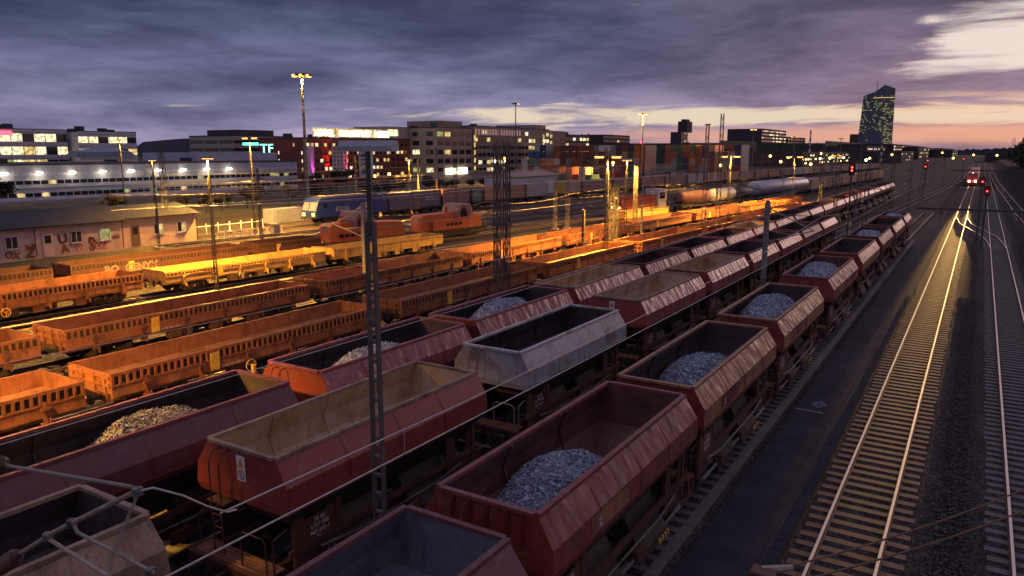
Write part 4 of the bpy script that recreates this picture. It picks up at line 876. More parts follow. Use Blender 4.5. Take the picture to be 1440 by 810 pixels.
# glass tower
def tower():
    X, Y = -255, 2300
    root = empty('glass_skyscraper', (X, Y, 0), R(6.8), 'tall faceted glass skyscraper with scattered lit windows and mast', 'skyscraper')
    b = MB()
    def block(bp, tp, zt):
        n = len(bp)
        for i in range(n):
            j = (i+1) % n; b.quad((*bp[i], -1), (*bp[j], -1), (*tp[j], zt[j]), (*tp[i], zt[i]))
        b.quad(*[(tp[i][0], tp[i][1], zt[i]) for i in range(n)])
    block([(-18, -20), (10, -32), (42, -18), (40, 20), (-14, 20)], [(-14, -20), (12, -30), (38, -18), (36, 20), (-10, 20)], [166, 185, 176, 174, 168])
    block([(-46, -16), (-30, -26), (-14, -18), (-14, 22), (-44, 22)], [(-38, -16), (-26, -24), (-10, -18), (-10, 22), (-36, 22)], [158, 163, 168, 168, 160])
    b.build('facade', 'ecb_glass', root)
    m_ = MB(); m_.tube((-6, 0, 160), (-6, 0, 200), 1.0, .5); m_.build('mast', 'steel', root)
    sp = []; rr = random.Random(3)
    for z in range(20, 160, 4):
        t = z/170
        for c in range(24):
            u = (c+.5)/24; x = -45+87*u; x = x*(1-.10*t)
            x_ = x/(1-.10*t)
            if x_ < -30: yv = -16-10*(x_+46)/16
            elif x_ < -14: yv = -26+8*(x_+30)/16
            elif x_ < 10: yv = -20-12*(x_+18)/28
            else: yv = -32+14*(x_-10)/32
            p = .10 if u < .34 else (.33 if 62 < z < 145 else .07)
            if u < .2 and z > 60: p = .3
            if z <= 60: p = .03 if u < .7 else .65
            if rr.random() < p: sp.append((x-1.4, x+1.4, yv-1.4, yv-.5, z-.9, z+.9))
    rr.shuffle(sp); windows(root, sp, 1.0, ('tower_warm', 'tower_green', 'tower_warm'), 'glass_dark')
    sp = MB(); sp.bar((-14, -21.5, 152), (11, -31.5, 152), 1, 1.6); sp.bar((11, -31.5, 152), (36, -20.5, 152), 1, 1.6); sp.build('light_band', 'win_warm', root)
tower()
bldg('tower_block', 'brown block tucked behind the right foot of the glass skyscraper', -290, 2440, 2500, 50, 60, 'brown_block', 10, 20, .03)
# graffiti house
def house():
    X, Y0, Y1, H = -78.2, 18, 56, 2.85
    root = empty('graffiti_house', (X, 0, 0), 0, 'long low plaster house with graffiti wall and dark felt roof', 'house')
    b = MB(); b.box(-9, 0, Y0, 46.2, -.3, H); b.box(-9, -.4, 46.2, Y1-.6, -.3, H+.1); b.build('wall', 'house_wall', root)
    b = MB(); b.prism([(-9.5, H), (.45, H-.02), (.45, H+.12), (-4.3, H+1.5), (-9.5, H+.12)], Y0-.4, 46.4, 'y'); b.prism([(-9.5, H+.12), (.1, H+.1), (.1, H+.24), (-4.3, H+1.35), (-9.5, H+.24)], 46.4, Y1-.2, 'y'); b.build('roof', 'roof_felt', root)
    for (y, lit) in ((31.0, 0), (35.1, 0), (41.2, 0), (44.2, 1), (50.6, 2), (53.5, 2)):
        x0 = 0 if y < 46 else -.4
        b = MB(); w = 1.15
        for z0, z1, a, c in ((1.0, 1.07, -w/2, w/2), (2.13, 2.2, -w/2, w/2), (1.0, 2.2, -w/2, -w/2+.07), (1.0, 2.2, w/2-.07, w/2), (1.0, 2.2, -.04, .04)): b.box(x0+.0, x0+.07, y+a, y+c, z0, z1)
        b.box(x0, x0+.16, y-w/2-.08, y+w/2+.08, .92, .995); fr = b.build('window', 'white_wall', root)
        for q in (-1, 1):
            b = MB(); b.box(x0+.01, x0+.035, y+(q-1)*w/4+.04, y+(q+1)*w/4-.04, 1.07, 2.13); b.build('pane', ('win_warm' if lit == 2 and q == 1 else 'win_green') if (lit and (q == 1 or lit == 1)) else 'glass_dark', fr)
    for y in (38.4, 47.8):
        x0 = 0 if y < 46 else -.4
        b = MB(); b.box(x0, x0+.06, y-.5, y+.5, -.1, 2.15); d = b.build('door', 'house_wall' if y < 46 else 'brown_block', root)
        b = MB(); b.box(x0+.06, x0+.08, y-.3, y+.3, 1.2, 2.0); b.build('door_pane', 'glass_dark', d); b = MB(); b.tube((x0+.06, y+.4, 1.0), (x0+.14, y+.4, 1.0), .03); b.build('handle', 'steel', d)
    for y in (37.2, 46.1, 55.2):
        b = MB(); b.path([(.35, y, H), (.1, y, H-.35), (.1, y, 0)], .05); b.build('downpipe', 'brown_block', root)
    rg = random.Random(4)
    for i, (ch, y, z, sz, mt) in enumerate([('A', 33, .9, 1.5, 'graffiti_brown'), ('T', 33.1, 0, 1.2, 'graffiti_purple'), ('G', 36.7, 1.0, 1.5, 'graffiti_brown'), ('Z', 36.6, 0, 1.2, 'graffiti_brown'), ('U', 39.9, 1.2, 1.2, 'graffiti_purple'), ('A', 40.0, .1, 1.1, 'graffiti_brown'), ('W', 41.4, .1, .9, 'graffiti_pink'),
                                             ('K', 42.8, .9, 1.4, 'graffiti_purple'), ('S', 42.7, .05, 1.2, 'graffiti_brown'), ('XAS', 45.3, 1.1, .5, 'graffiti_purple'), ('S', 29.2, .3, 1.6, 'graffiti_brown'), ('R', 26.5, .5, 1.7, 'graffiti_pink'), ('G', 24.6, .4, 1.7, 'graffiti_purple'), ('UZ', 43.6, .1, .9, 'graffiti_pink'), ('B', 28.3, .6, 1.8, 'graffiti_purple'), ('ATR', 31, .1, .7, 'graffiti_purple'), ('OX', 35, .1, .8, 'graffiti_brown')]):
        text(ch, sz*1.1, mt, root, (.012, y, z*.9), (R(90+rg.uniform(-3, 3)), rg.uniform(-.2, .2), R(90)), 'graffiti', .006)
house()
def shed(X, Y, L, Dp, H, label, mat='white_wall', roof='roof_felt'):
    root = empty('shed', (X, Y, 0), 0, label, 'shed'); b = MB(); b.box(-Dp, 0, -L/2, L/2, -.3, H); b.build('wall', mat, root)
    b = MB(); b.prism([(-Dp-.4, H), (.4, H), (.4, H+.15), (-Dp/2, H+Dp*.14), (-Dp-.4, H+.15)], -L/2-.3, L/2+.3, 'y'); b.build('roof', roof, root)
    b = MB(); b.box(.0, .05, -L*.2, L*.2, -.1, H*.7); b.build('door', 'steel', root)
shed(-93, 161, 22, 8, 4.2, 'long shed with pinkish pitched roof behind the pale container wagon', 'white_wall', 'loco_roof')
shed(-102, 38, 8, 5, 2.4, 'small dark roofed shed behind the graffiti house at far left', 'house_wall')
# excavator-like works vehicle, cars, van
def car(X, Y, rz, mat, label):
    root = empty('parked_car', (X, Y, -.2), rz, label, 'car', 'cars parked behind the graffiti house')
    b = MB(); b.prism([(-2.1, .35), (-2.1, .8), (-1.9, .9), (-1.2, .95), (1.7, .95), (2.1, .75), (2.15, .35)], -.85, .85, 'x'); b.build('body', mat, root, bevel=.07)
    b = MB(); b.prism([(-1.3, .95), (-.7, 1.42), (.9, 1.45), (1.7, .95)], -.72, .72, 'x'); b.build('cabin', 'glass_dark', root, bevel=.05)
    b = MB(); b.prism([(-.72, 1.43), (-.6, 1.48), (.8, 1.5), (.92, 1.45)], -.7, .7, 'x'); b.build('car_roof', mat, root)
    for x in (-.8, .8):
        for y in (-1.35, 1.35): b = MB(); b.tube((x-.09, y, .32), (x+.09, y, .32), .32, n=14); b.build('wheel', 'rubber', root)
car(-93, 45.5, 0, 'white_paint', 'pale car parked behind the dark roof, left one'); car(-92, 51.0, .1, 'tank_white', 'silver car parked behind the dark roof, middle one'); car(-92, 56.2, 0, 'co_blue', 'blue car parked beside the white container')
container(-96, 57.5, -.2, 'co_white', 6.1, 'off white container behind the parked blue car', None, 0)
root = empty('works_wagon', (-100, 44, 0), 0, 'orange cab works vehicle behind the parked cars', 'rail vehicle')
b = MB(); b.box(-1.3, 1.3, -6, -2.8, .9, 3.3); c = b.build('cab', 'loco_orange', root, bevel=.1); b = MB(); b.box(1.3, 1.33, -5.6, -4.5, 1.9, 2.9); b.build('window', 'win_white', c); b = MB(); b.box(1.3, 1.33, -4.2, -3.2, 1.9, 2.9); b.build('window', 'glass_dark', c)
b = MB(); b.box(-1.2, 1.2, -2.7, 9, .8, 2.9); b.build('covered_body', 'co_rust', root, bevel=.1); b = MB(); b.box(-1.2, 1.2, -6, 9, .3, .8); b.build('frame', 'frame_dark', root)
b = MB(); b.box(-2, 2, -2.5, 2.5, 0, 1.2); tag(b.build('white_crate', 'white_paint', None, (-96, 38.5, -.2)), 'low white panel crate below the orange cab', 'crate')
# cabinets, low fence, white frames beside the row
for i, (x, y, hh, w) in enumerate([(-75.5, 64.5, 1.3, .5)]):
    root = empty('relay_cabinet', (x, y, -.2), 0, 'pale grey relay cabinet at the end of the white frames', 'cabinet'); b = MB(); b.box(-.35, .35, -w, w, 0, hh); b.build('case', 'mast_grey', root, bevel=.03); b = MB(); b.box(-.4, .4, -w-.05, w+.05, hh, hh+.07); b.build('lid', 'steel', root)
root = empty('utility_cabinet', (-88, 77, -.2), 0, 'wide grey blue cabinet in front of the blue locomotive', 'cabinet'); b = MB(); b.box(-1, 1, -3, 3, 0, 2.1); b.build('case', 'lamp_box', root, bevel=.04)
for j in (-1.5, 0, 1.5): b = MB(); b.box(1.0, 1.03, j-.7, j+.7, .1, 1.9); b.build('door', 'lamp_box', root)
for i in range(8):
    root = empty('white_frame', (-76.5, 57.2+i*1.25, -.2), 0, f'white framed gate piece beside the dark wagons, {ORD[i]} from the left', 'frame', 'white frames beside the dark wagons')  # plain white frames standing in a row
    b = MB(); 
    for a, c, e, f in ((-.55, .55, .0, .1), (-.55, .55, .9, 1.0), (-.55, -.45, 0, 1.0), (.45, .55, 0, 1.0)): b.box(-.05, .05, a, c, e, f)
    b.build('frame_bars', 'white_paint', root)
root = empty('low_fence', (-84, 62, -.2), 0, 'low white railing behind the white frames', 'fence')
b = MB(); b.box(-.03, .03, -5, 8, .9, 1.0); b.build('rail', 'white_paint', root)
for i in range(8): b = MB(); b.box(-.05, .05, -5+i*1.8, -4.88+i*1.8, 0, 1.3); b.build('post', 'white_paint', root)

# ------------------------------------------------------------------ lamp masts
def spot(root, loc, power, color=(1, .47, .065), size=150, rot=(0, 0, 0), r=.25):
    d = bpy.data.lights.new('lamp_light', 'SPOT'); d.energy = power*3.6; d.color = color; d.spot_size = R(size); d.spot_blend = .5; d.shadow_soft_size = r
    lo = bpy.data.objects.new('lamp_light', d); COL.objects.link(lo); lo.parent = root; lo.location = loc; lo.rotation_euler = rot
def ladder_post(b, H, w0, w1, rung=.42, d=.10, z0=-.2):
    for s in (-1, 1): b.bar((s*w0/2, 0, z0), (s*w1/2, 0, H), .055, d)
    n = int((H-z0)/rung)
    for i in range(n):
        z = z0+.25+i*rung; t = (z-z0)/(H-z0); w = w0+(w1-w0)*t; b.box(-w/2, w/2, -d*.4, d*.4, z-.03, z+.03)
def lamp_mast(X, Y, H, kind, label, power=0, aim=(0, 0, 0), cone=150, mat='mast_dark', w0=.32, head=1.25, rz=0.0, grp='lamp masts between the tracks'):
    root = empty('lamp_mast', (X, Y, 0), rz, label, 'lamp mast', grp)
    b = MB(); top = H*.86 if kind != 'tube' else H
    ladder_post(b, top, w0, w0*.62); b.build('lattice_post', mat, root)
    b = MB(); b.tube((0, 0, top-.3), (0, 0, H), .055, n=8); b.build('top_tube', mat, root)
    b = MB(); b.box(-.6, .6, -.35, .35, -.35, 0.02); b.build('foundation', 'concrete', root)
    if kind == 'T':
        b = MB(); b.prism([(-.08, .11), (-.11, .0), (-.09, -.1), (.09, -.1), (.11, .0), (.08, .11)], -head/2, head/2, 'x'); l = b.build('lamp_head', 'lamp_box', root, (0, 0, H+.05))
        if power: 
            b = MB(); b.box(-head/2+.05, head/2-.05, -.07, .07, -.135, -.102); b.build('diffuser', 'lamp_sodium', l); spot(l, (0, 0, -.2), power)
    else:
        b = MB(); b.tube((-1.0, 0, H), (1.0, 0, H), .04); b.build('crossarm', mat, root)
        for s in (-1, 1):
            b = MB(); b.prism([(-.09, .05), (.09, .05), (.13, -.06), (-.13, -.06)], s*.85-.5, s*.85+.5, 'x'); l = b.build('lamp_head', 'lamp_box', root, (0, 0, H+.0))
            if power: b = MB(); b.lathe([(-.45, .03), (-.4, .1), (.4, .1), (.45, .03)], 'x', (s*.85, 0, -.10), 10); b.build('diffuser', 'lamp_sodium', l); spot(l, (s*.85, 0, -.25), power/2, rot=aim, size=cone)
    return root
lamp_mast(-10.3, 11.2, 10.25, 'T', 'near dark ladder mast with broad unlit blue grey lamp box', 0, w0=.30, head=1.40)
lamp_mast(-47.3, 34.7, 9.75, 'T', 'slim lit lamp mast standing before the yellow lit wagon', 17000, head=1.2)
lamp_mast(-75, 48.2, 9.3, 'T', 'lit lamp mast in front of the graffiti house', 1500, head=1.2)
lamp_mast(-76.6, 62.3, 11.9, 'double', 'twin lamp mast beside the white frames', 26000)
lamp_mast(-28.9, 63.0, 9.8, 'double', 'bright twin lamp mast rising behind the near pink wagons', 17000, head=1.1)
lamp_mast(-29.2, 103.5, 9.6, 'double', 'twin lamp mast between orange rows, right of the container stack middle', 24000)
lamp_mast(-26, 129, 9.4, 'double', 'twin lamp mast near the long white tank wagon', 22000)
lamp_mast(-81, 97.9, 8.8, 'T', 'lit lamp mast by the container train in front of the brick hotel', 16000, head=1.3)
lamp_mast(-122, 72.9, 12.0, 'double', 'lit twin lamp mast in front of the grey hall', 5000)
lamp_mast(-35.6, 83.0, 9.2, 'T', 'slim lit lamp mast right of the bright twin lamp', 13000)
lamp_mast(-40, 264, 8.9, 'double', 'far twin lamp mast in front of the lit low hall', 6000)
lamp_mast(-36.0, 128, 9.5, 'T', 'lit lamp mast behind the tall lattice masts', 4000)
lamp_mast(-25, 4.5, 11.0, 'double', 'twin lamp mast at the near end of the low wagon rows', 10500, aim=(R(20), R(6), 0), cone=118)
lamp_mast(-46, 12.0, 10.5, 'T', 'lamp mast left of the third low wagon row', 9000)
def tall_mast(X, Y, H, label, lit, n=6, rr=1.0, power=0):
    root = empty('floodlight_mast', (X, Y, 0), 0, label, 'floodlight mast', 'tall floodlight masts')
    b = MB(); b.tube((0, 0, -.3), (0, 0, H), .34, .16, 12); b.build('pole', 'steel', root)
    b = MB(); b.lathe([(-.15, .3), (0, rr), (.12, rr), (.2, .3)], 'z', (0, 0, H), 12); b.build('lamp_ring', 'mast_dark', root)
    for i in range(n):
        a = 2*math.pi*i/n+.3; b = MB(); x, y = (rr+.25)*math.cos(a), (rr+.25)*math.sin(a); b.box(x-.32, x+.32, y-.32, y+.32, H-.3, H+.0); f = b.build('floodlight', 'mast_dark', root)
        if i < lit: b = MB(); b.box(x-.28, x+.28, y-.36, y+.3, H-.36, H-.05); b.build('lens', 'lamp_sodium', f)
    if power: spot(root, (0, 0, H-.5), power, size=120, r=.6)
tall_mast(-94.6, 88, 22.4, 'tall tube floodlight mast with blazing orange head', 6, power=24000)
tall_mast(-155.5, 253, 28.5, 'tall floodlight mast before the stone offices, nearly unlit', 1)
tall_mast(-100, 246, 22.9, 'tall floodlight mast with orange head at the container stack', 6, power=120000)
tall_mast(-94, 300, 20.8, 'tall floodlight mast behind the container stack, dim head', 1, power=70000)
tall_mast(-101.7, 400, 21.4, 'floodlight mast with yellow head left of the yellow lit cube', 6)
tall_mast(-91.6, 450, 18.5, 'floodlight mast with yellow head right of the yellow lit cube', 4)
tall_mast(-74.4, 500, 17.9, 'small dark floodlight mast against the pink sky', 0)
tall_mast(-80, 640, 19, 'thin dark floodlight mast left of the striped chimney', 0)
# round yard lamps far away
for i, (x, y, z) in enumerate([(-164, 165, 2.8), (-164, 170, 2.8), (-163, 187, 3), (-162, 179, 2.6), (-158.8, 243, 6.5), (-158.8, 270, 6.6), (-158.8, 275, 6.6), (-101, 590, 5), (-101, 640, 6), (-101, 700, 5), (-90, 430, 7), (-60, 330, 5), (-50, 420, 6), (-88, 1000, 9), (-60, 1500, 8), (-20, 700, 5), (10, 760, 7), (26, 800, 8), (-10, 1100, 6), (-130, 205, 8), (-118, 262, 6), (-84, 285, 5), (-98, 330, 9), (-72, 330, 6), (-88, 380, 8), (-64, 400, 7), (-80, 470, 9), (-60, 520, 6), (-55, 600, 8)]):
    root = empty('street_lamp', (x, y, 0), 0, f'small round yard lamp far off, {ORD[i]} counted from the left', 'lamp', 'small yard lamps in the distance')
    b = MB(); b.tube((0, 0, -.3), (0, 0, z), .08, n=6); b.build('pole', 'mast_dark', root); r_ = .35+y*.0008
    b = MB(); b.lathe([(-r_, .02), (-r_*.7, r_*.7), (0, r_), (r_*.7, r_*.7), (r_, .02)], 'z', (0, 0, z), 12); b.build('globe', 'lamp_white' if i in (4, 7, 9, 12) else 'lamp_amber', root)
    if i in (19, 20, 22, 24): spot(root, (0, 0, z-.6), 16000, size=165)

# ------------------------------------------------------------------ lattice masts, posts, signals, wires
def lattice(X, Y, H, w0, w1, label, mat='mast_dark', name='lattice_mast', cap=None, twin=0.0, grp='lattice catenary masts'):
    root = empty(name, (X, Y, 0), 0, label, 'mast', grp)
    for sgn in ((-1, 1) if twin else (0,)):
        b = MB(); n = max(3, int(H/.95)); pr = []
        for i in range(n+1):
            t = i/n; z = -.2+(H+.2)*t; w = (w0+(w1-w0)*t)/2; cx = sgn*twin/2; pr.append([(cx-w, -w, z), (cx+w, -w, z), (cx+w, w, z), (cx-w, w, z)])
        for j in range(4): b.bar(pr[0][j], pr[-1][j], .05)
        for i in range(n):
            for j in range(4):
                k2 = (j+1) % 4; (b.bar(pr[i][j], pr[i+1][k2], .03) if (i+j) % 2 else b.bar(pr[i+1][j], pr[i][k2], .03))
        b.build('lattice_shaft', mat, root)
    if cap: b = MB(); b.box(-w1*.8-twin/2, w1*.8+twin/2, -w1, w1, H*cap-.12, H*cap+.12); b.build('collar', 'mast_dark', root)
    b = MB(); b.box(-w0-twin/2, w0+twin/2, -w0, w0, -.3, .0); b.build('foundation', 'concrete', root)
    return root
lattice(-22.4, 35.0, 10.75, .30, .26, 'tall twin lattice mast between the pink hoppers and the low wagons', twin=.62, cap=.58)
lattice(-26.9, 85.5, 13.3, .45, .3, 'lattice mast with wide top behind the pink hoppers, left of two'); lattice(-26.6, 90, 14.6, .5, .3, 'tallest lattice mast against the sky left of the yellow lit cube')
lattice(-31.5, 70.5, 7.0, .35, .3, 'short paired lattice mast left of the tallest one', twin=.5); lattice(-35.0, 84.5, 8.8, .4, .3, 'lattice mast next to the slim lit lamp')
lattice(-80, 52.6, 11.2, .55, .42, 'broad dark lattice mast rising over the graffiti house')
lattice(-12.0, 100, 9.3, .5, .35, 'dark lattice mast beside the red signal at the row ends', twin=.9); lattice(-14.5, 97, 8.0, .4, .3, 'second dark lattice mast left of the red signal')
lattice(-23.5, 140, 11.5, .5, .35, 'lattice mast between tank wagon and hopper row'); lattice(-13.2, 150, 9.5, .4, .3, 'thin lattice mast right of the tower foot'); lattice(-46, 150, 10, .5, .3, 'lattice mast behind the white tank wagon')
lattice(5.2, 190, 13.0, .6, .4, 'lattice mast on the dark bank at the right edge'); lattice(-100, 130, 11, .5, .35, 'lattice mast in front of the stone offices'); lattice(-60, 130, 11, .5, .35, 'lattice mast left of the orange container columns'); lattice(-62, 190, 11, .5, .35, 'lattice mast before the container stack')
lattice(-120, 110, 10, .5, .35, 'lattice mast by the shrubs left of the blue locomotive')
for i, (x, y) in enumerate(((-48.4, 89), (-47.6, 91))): lattice(x, y, 7.3, .38, .32, f'bright orange lit paired mast beyond the row of low wagons, {["left", "right"][i]} one', mat='tube_metal', name='lattice_mast', grp='paired bright masts')
def post(X, Y, H, w, label, mat='mast_grey', arm=None):
    root = empty('catenary_post', (X, Y, 0), 0, label, 'mast', 'plain catenary posts')
    b = MB(); b.prism([(-w/2, -w/2), (w/2, -w/2), (w/2, w/2), (-w/2, w/2)], -.3, H, 'z'); b.build('post', mat, root)
    b = MB(); b.box(-w, w, -w, w, -.35, .05); b.build('foundation', 'concrete', root)
    if arm: b = MB(); b.path([(0, 0, H-.4), (arm, 0, H-1.6)], .035); b.path([(0, 0, H-2.4), (arm, 0, H-1.6)], .035); b.path([(0, 0, H-1.7), (arm*.6, 0, H-1.9)], .03); b.build('cantilever', 'tube_metal', root)
    return root
post(-36.2, 38.7, 6.7, .26, 'plain grey post left of the near dark ladder mast', arm=-3.0)
post(-10.3, 44.6, 7.4, .26, 'grey blue steel post standing between the middle row and the path row', arm=2.6)
post(-31.0, 62.5, 4.9, .24, 'short grey post left of the bright twin lamp', 'mast_dark'); post(-31.5, 78, 6.5, .18, 'thin post right of the bright twin lamp')
post(-60, 140, 7, .3, 'thin post by the tan container wagon', 'mast_dark'); post(-43, 118, 7, .25, 'thin post before the red shunter', 'mast_dark'); post(-84, 104, 9.5, .25, 'thin pole behind the second navy container wagon', 'tube_metal'); post(-83, 108, 9.5, .25, 'thin pole right of the second navy container wagon', 'tube_metal')
EXTRA = [(-112, 72, 9), (-96, 101, 9.5), (-88, 120, 9), (-70, 96, 8.5), (-75, 150, 9.5), (-92, 190, 10), (-68, 215, 10), (-56, 165, 9), (-52, 215, 10), (-41, 105, 8), (-32, 150, 9), (-30, 190, 9.5), (-25, 165, 9), (-20, 118, 8.5), (-20.5, 76, 8), (-10.4, 82, 8), (-19, 210, 10), (-26, 250, 10), (-12, 205, 9), (-9, 130, 8.5), (-14, 300, 10), (-32, 320, 10), (-48, 330, 10), (-9, 250, 9), (-63, 52, 8.5)]
EXTRA.sort(key=lambda p: (p[0]*.849+p[1]*.528)/(p[1]*.835-p[0]*.519))
for i, (x, y, h_) in enumerate(EXTRA):
    root = empty('catenary_mast', (x, y, 0), 0, f'thin catenary mast with bracket arm in the mid yard, {ORD[i]} from the left', 'mast', 'thin catenary masts in the mid yard')
    b = MB(); ladder_post(b, h_, .34, .22, .6, .12); b.build('mast_shaft', 'mast_dark', root); sg = -1 if i % 3 == 0 else 1
    b = MB(); b.path([(0, 0, h_-1.0), (sg*2.6, 0, h_-1.6)], .045); b.path([(0, 0, h_-2.9), (sg*2.5, 0, h_-1.6)], .045); b.path([(sg*1.2, 0, h_-2.3), (sg*3.0, 0, h_-2.6)], .035); b.build('cantilever', 'tube_metal' if i % 2 else 'mast_dark', root)
    for zz in (h_-1.0, h_-2.9): b = MB(); b.tube((sg*.15, 0, zz-.0), (sg*.6, 0, zz-.08 if zz > h_-2 else zz+.2), .10, n=8); b.build('insulator', 'porcelain', root)
for i, (x0, y0, x1, y1, z) in enumerate([(-112, 72, -96, 190, 7.4), (-88, 60, -75, 150, 6.6), (-70, 50, -56, 165, 6.4), (-60, 48, -41, 105, 6.2), (-41, 60, -32, 150, 6.0), (-28, 40, -25, 165, 6.2), (-20.5, 40, -19, 210, 6.4), (-75, 150, -52, 215, 7.5), (-32, 150, -26, 250, 7), (-62, 30, -62, 190, 7.6), (-52, 30, -46, 150, 7.2), (-36, 38, -35, 84, 6.0)]):
    b = MB(); m_ = 3; pts = []
    for q in range(m_):
        for t in range(9): u = (q+t/8)/m_; pts.append((x0+(x1-x0)*u, y0+(y1-y0)*u, z-.5*4*(t/8)*(1-t/8)))
    b.path(pts, .016, 4); b.path([(p[0], p[1], z-1.1) for p in pts[::8]], .014, 4); tag(b.build('overhead_wire', 'wire'), f'pair of catenary wires slung across the middle yard, {ORD[i]} pair', 'wire', 'catenary pairs in the middle yard')
def signal(X, Y, zs, label, H=None, w=.3):
    root = empty('rail_signal', (X, Y, 0), 0, label, 'signal', 'red signals'); H = H or max(zs)+.5
    b = MB(); b.tube((0, 0, -.3), (0, 0, H), .09, n=8); b.build('pole', 'mast_dark', root)
    for z in zs:
        b = MB(); b.box(-.3, .3, -.12, .12, z-.55, z+.55); h_ = b.build('signal_head', 'black_paint', root); b = MB(); b.lathe([(0, .02), (.01, .085*w/.3), (.05, .085*w/.3)], 'y', (0, -.18, z), 12); b.build('red_lamp', 'red_signal', h_)
    d = bpy.data.lights.new('light', 'POINT'); d.energy = 8; d.color = (1, .03, .02); lo = bpy.data.objects.new('light', d); COL.objects.link(lo); lo.parent = root; lo.location = (0, -.6, zs[0])
signal(.25, 100, (6.85,), 'upper red signal between the two main lines', 7.6); signal(.75, 97, (5.95,), 'lower red signal between the two main lines', 6.5); signal(5.2, 108, (6.2,), 'red signal right of the main lines', 7.0, .36); signal(-12.3, 92, (8.45, 8.1), 'double red signal in front of the tower foot', 9.2, .4)
signal(-10, 180, (7.1,), 'small far red signal left of the main lines', 7.6, .4); signal(-14, 260, (7.5,), 'tiny far red signal at the bend of the side tracks', 8, .5); signal(-6, 330, (7.5,), 'tiny far red signal above the far main lines', 8, .5)
def portal(Y, z, x0, x1, px, label):
    root = empty('catenary_boom', (px, Y, 0), 0, label, 'mast', 'dark booms over the main lines')
    b = MB(); b.tube((0, 0, -.3), (0, 0, z+.6), .13, .09, 8); b.build('post', 'mast_dark', root)
    b = MB(); b.box(x0-px, x1-px, -.06, .06, z-.08, z+.08)
    for x in (-2, 2.35): b.tube((x-px, 0, z), (x-px, 0, z-.7), .03)
    b.build('boom', 'mast_dark', root)
portal(58, 6.4, -3.5, 5.4, 5.2, 'dark boom across the main lines, nearer one'); portal(118, 7.7, -3.5, 7.2, 7.0, 'dark boom across the main lines, farther one')
# catenary support in the left foreground
root = empty('catenary_support', (-10.75, 4.1, 0), 0, 'near catenary cantilever with brown insulators at the lower left corner', 'mast')
b = MB(); ladder_post(b, 7.6, .3, .22); b.build('mast_shaft', 'mast_dark', root)
def T(p): return (p[0]+10.75, p[1]-4.1, p[2])
def rod(name, pts, r, mat='tube_metal'): b = MB(); b.path([T(p) for p in pts], r, 10); return b.build(name, mat, root)
rod('top_tube', [(-9.95, 4.1, 6.36), (-7.2, 4.1, 6.76)], .022); rod('diagonal_tube', [(-9.9, 4.1, 5.18), (-8.9, 4.1, 5.78), (-7.12, 4.1, 6.74)], .030)
rod('steady_tube', [(-9.15, 4.1, 5.62), (-8.2, 4.1, 5.55), (-5.6, 4.1, 5.35)], .024); rod('registration_arm', [(-8.5, 4.1, 6.0), (-8.42, 4.1, 5.9), (-6.95, 4.1, 5.86)], .020); rod('drop_bar', [(-6.9, 4.1, 5.82), (-5.2, 4.1, 5.7)], .018)
rod('stay_wire', [(-7.12, 4.1, 6.72), (-7.7, 4.1, 5.9), (-8.0, 4.1, 5.2)], .007, 'wire'); rod('stay_wire', [(-7.09, 4.1, 6.72), (-7.66, 4.1, 5.9), (-7.96, 4.1, 5.2)], .007, 'wire')
for p0, p1 in (((-10.5, 4.1, 6.27), (-9.95, 4.1, 6.36)), ((-10.5, 4.1, 4.8), (-9.9, 4.1, 5.18))):
    b = MB(); n = 9; a = Vector(T(p0)); c = Vector(T(p1)); d = (c-a)/n
    for i in range(n): q = a+d*i; b.tube(q, q+d*.45, .05, .115 if i < n-2 else .07, 14); b.tube(q+d*.45, q+d, .115 if i < n-2 else .06, .05, 14)
    b.tube(c-d*.2, c+d*.9, .045, .03, 10); b.build('insulator', 'porcelain', root)
for p in ((-8.52, 4.1, 6.0), (-9.12, 4.1, 5.66), (-7.12, 4.1, 6.74), (-7.02, 4.1, 5.86)): b = MB(); q = T(p); b.lathe([(-.04, .04), (.04, .04)], 'x', q, 10); b.box(q[0]-.03, q[0]+.03, q[1]-.05, q[1]+.05, q[2]-.06, q[2]+.03); b.build('clamp', 'steel', root)
rod('jumper', [(-7.1, 4.1, 6.74), (-7.0, 4.2, 6.76), (-6.9, 4.45, 6.6), (-7.0, 4.8, 6.3), (-7.2, 5.2, 6.0), (-7.3, 5.4, 5.92)], .012, 'wire')
def wire(pts, r, label, name='overhead_wire', mat='wire', drops=()):
    b = MB(); b.path(pts, r, 5)
    for p, q in drops: b.tube(p, q, .006, n=4)
    return tag(b.build(name, mat), label, 'wire', 'overhead wires above the tracks')
def sagline(X, y0, y1, z0, sag, seg=12):
    return [(X, y0+(y1-y0)*i/seg, z0-sag*4*(i/seg)*(1-i/seg)) for i in range(seg+1)]
wire(sagline(-7.35, 3.6, 45, 5.5, .05)+sagline(-7.35, 45, 100, 5.5, .05), .013, 'lower overhead wire crossing in front of the red hopper')
w_ = [(-7.33, 5.2, 5.95), (-7.35, 10, 5.86), (-7.35, 18, 5.85), (-7.35, 30, 6.0), (-7.35, 45, 6.6)]+sagline(-7.35, 45, 100, 6.6, .7)
wire(w_, .012, 'upper overhead wire crossing in front of the red hopper', drops=[((-7.35, 8.6, 5.86), (-7.35, 8.6, 5.5)), ((-7.35, 14, 5.85), (-7.35, 14, 5.5)), ((-7.35, 22, 5.9), (-7.35, 22, 5.5))])
wire(sagline(-13.2, 2, 40, 5.5, .05)+sagline(-13.2, 40, 90, 5.5, .05), .010, 'overhead wire passing over the plum hopper at the left')
wire(sagline(-17.3, 2, 40, 5.9, .3)+sagline(-17.3, 40, 90, 5.9, .3), .008, 'thin overhead wire above the pink hoppers')
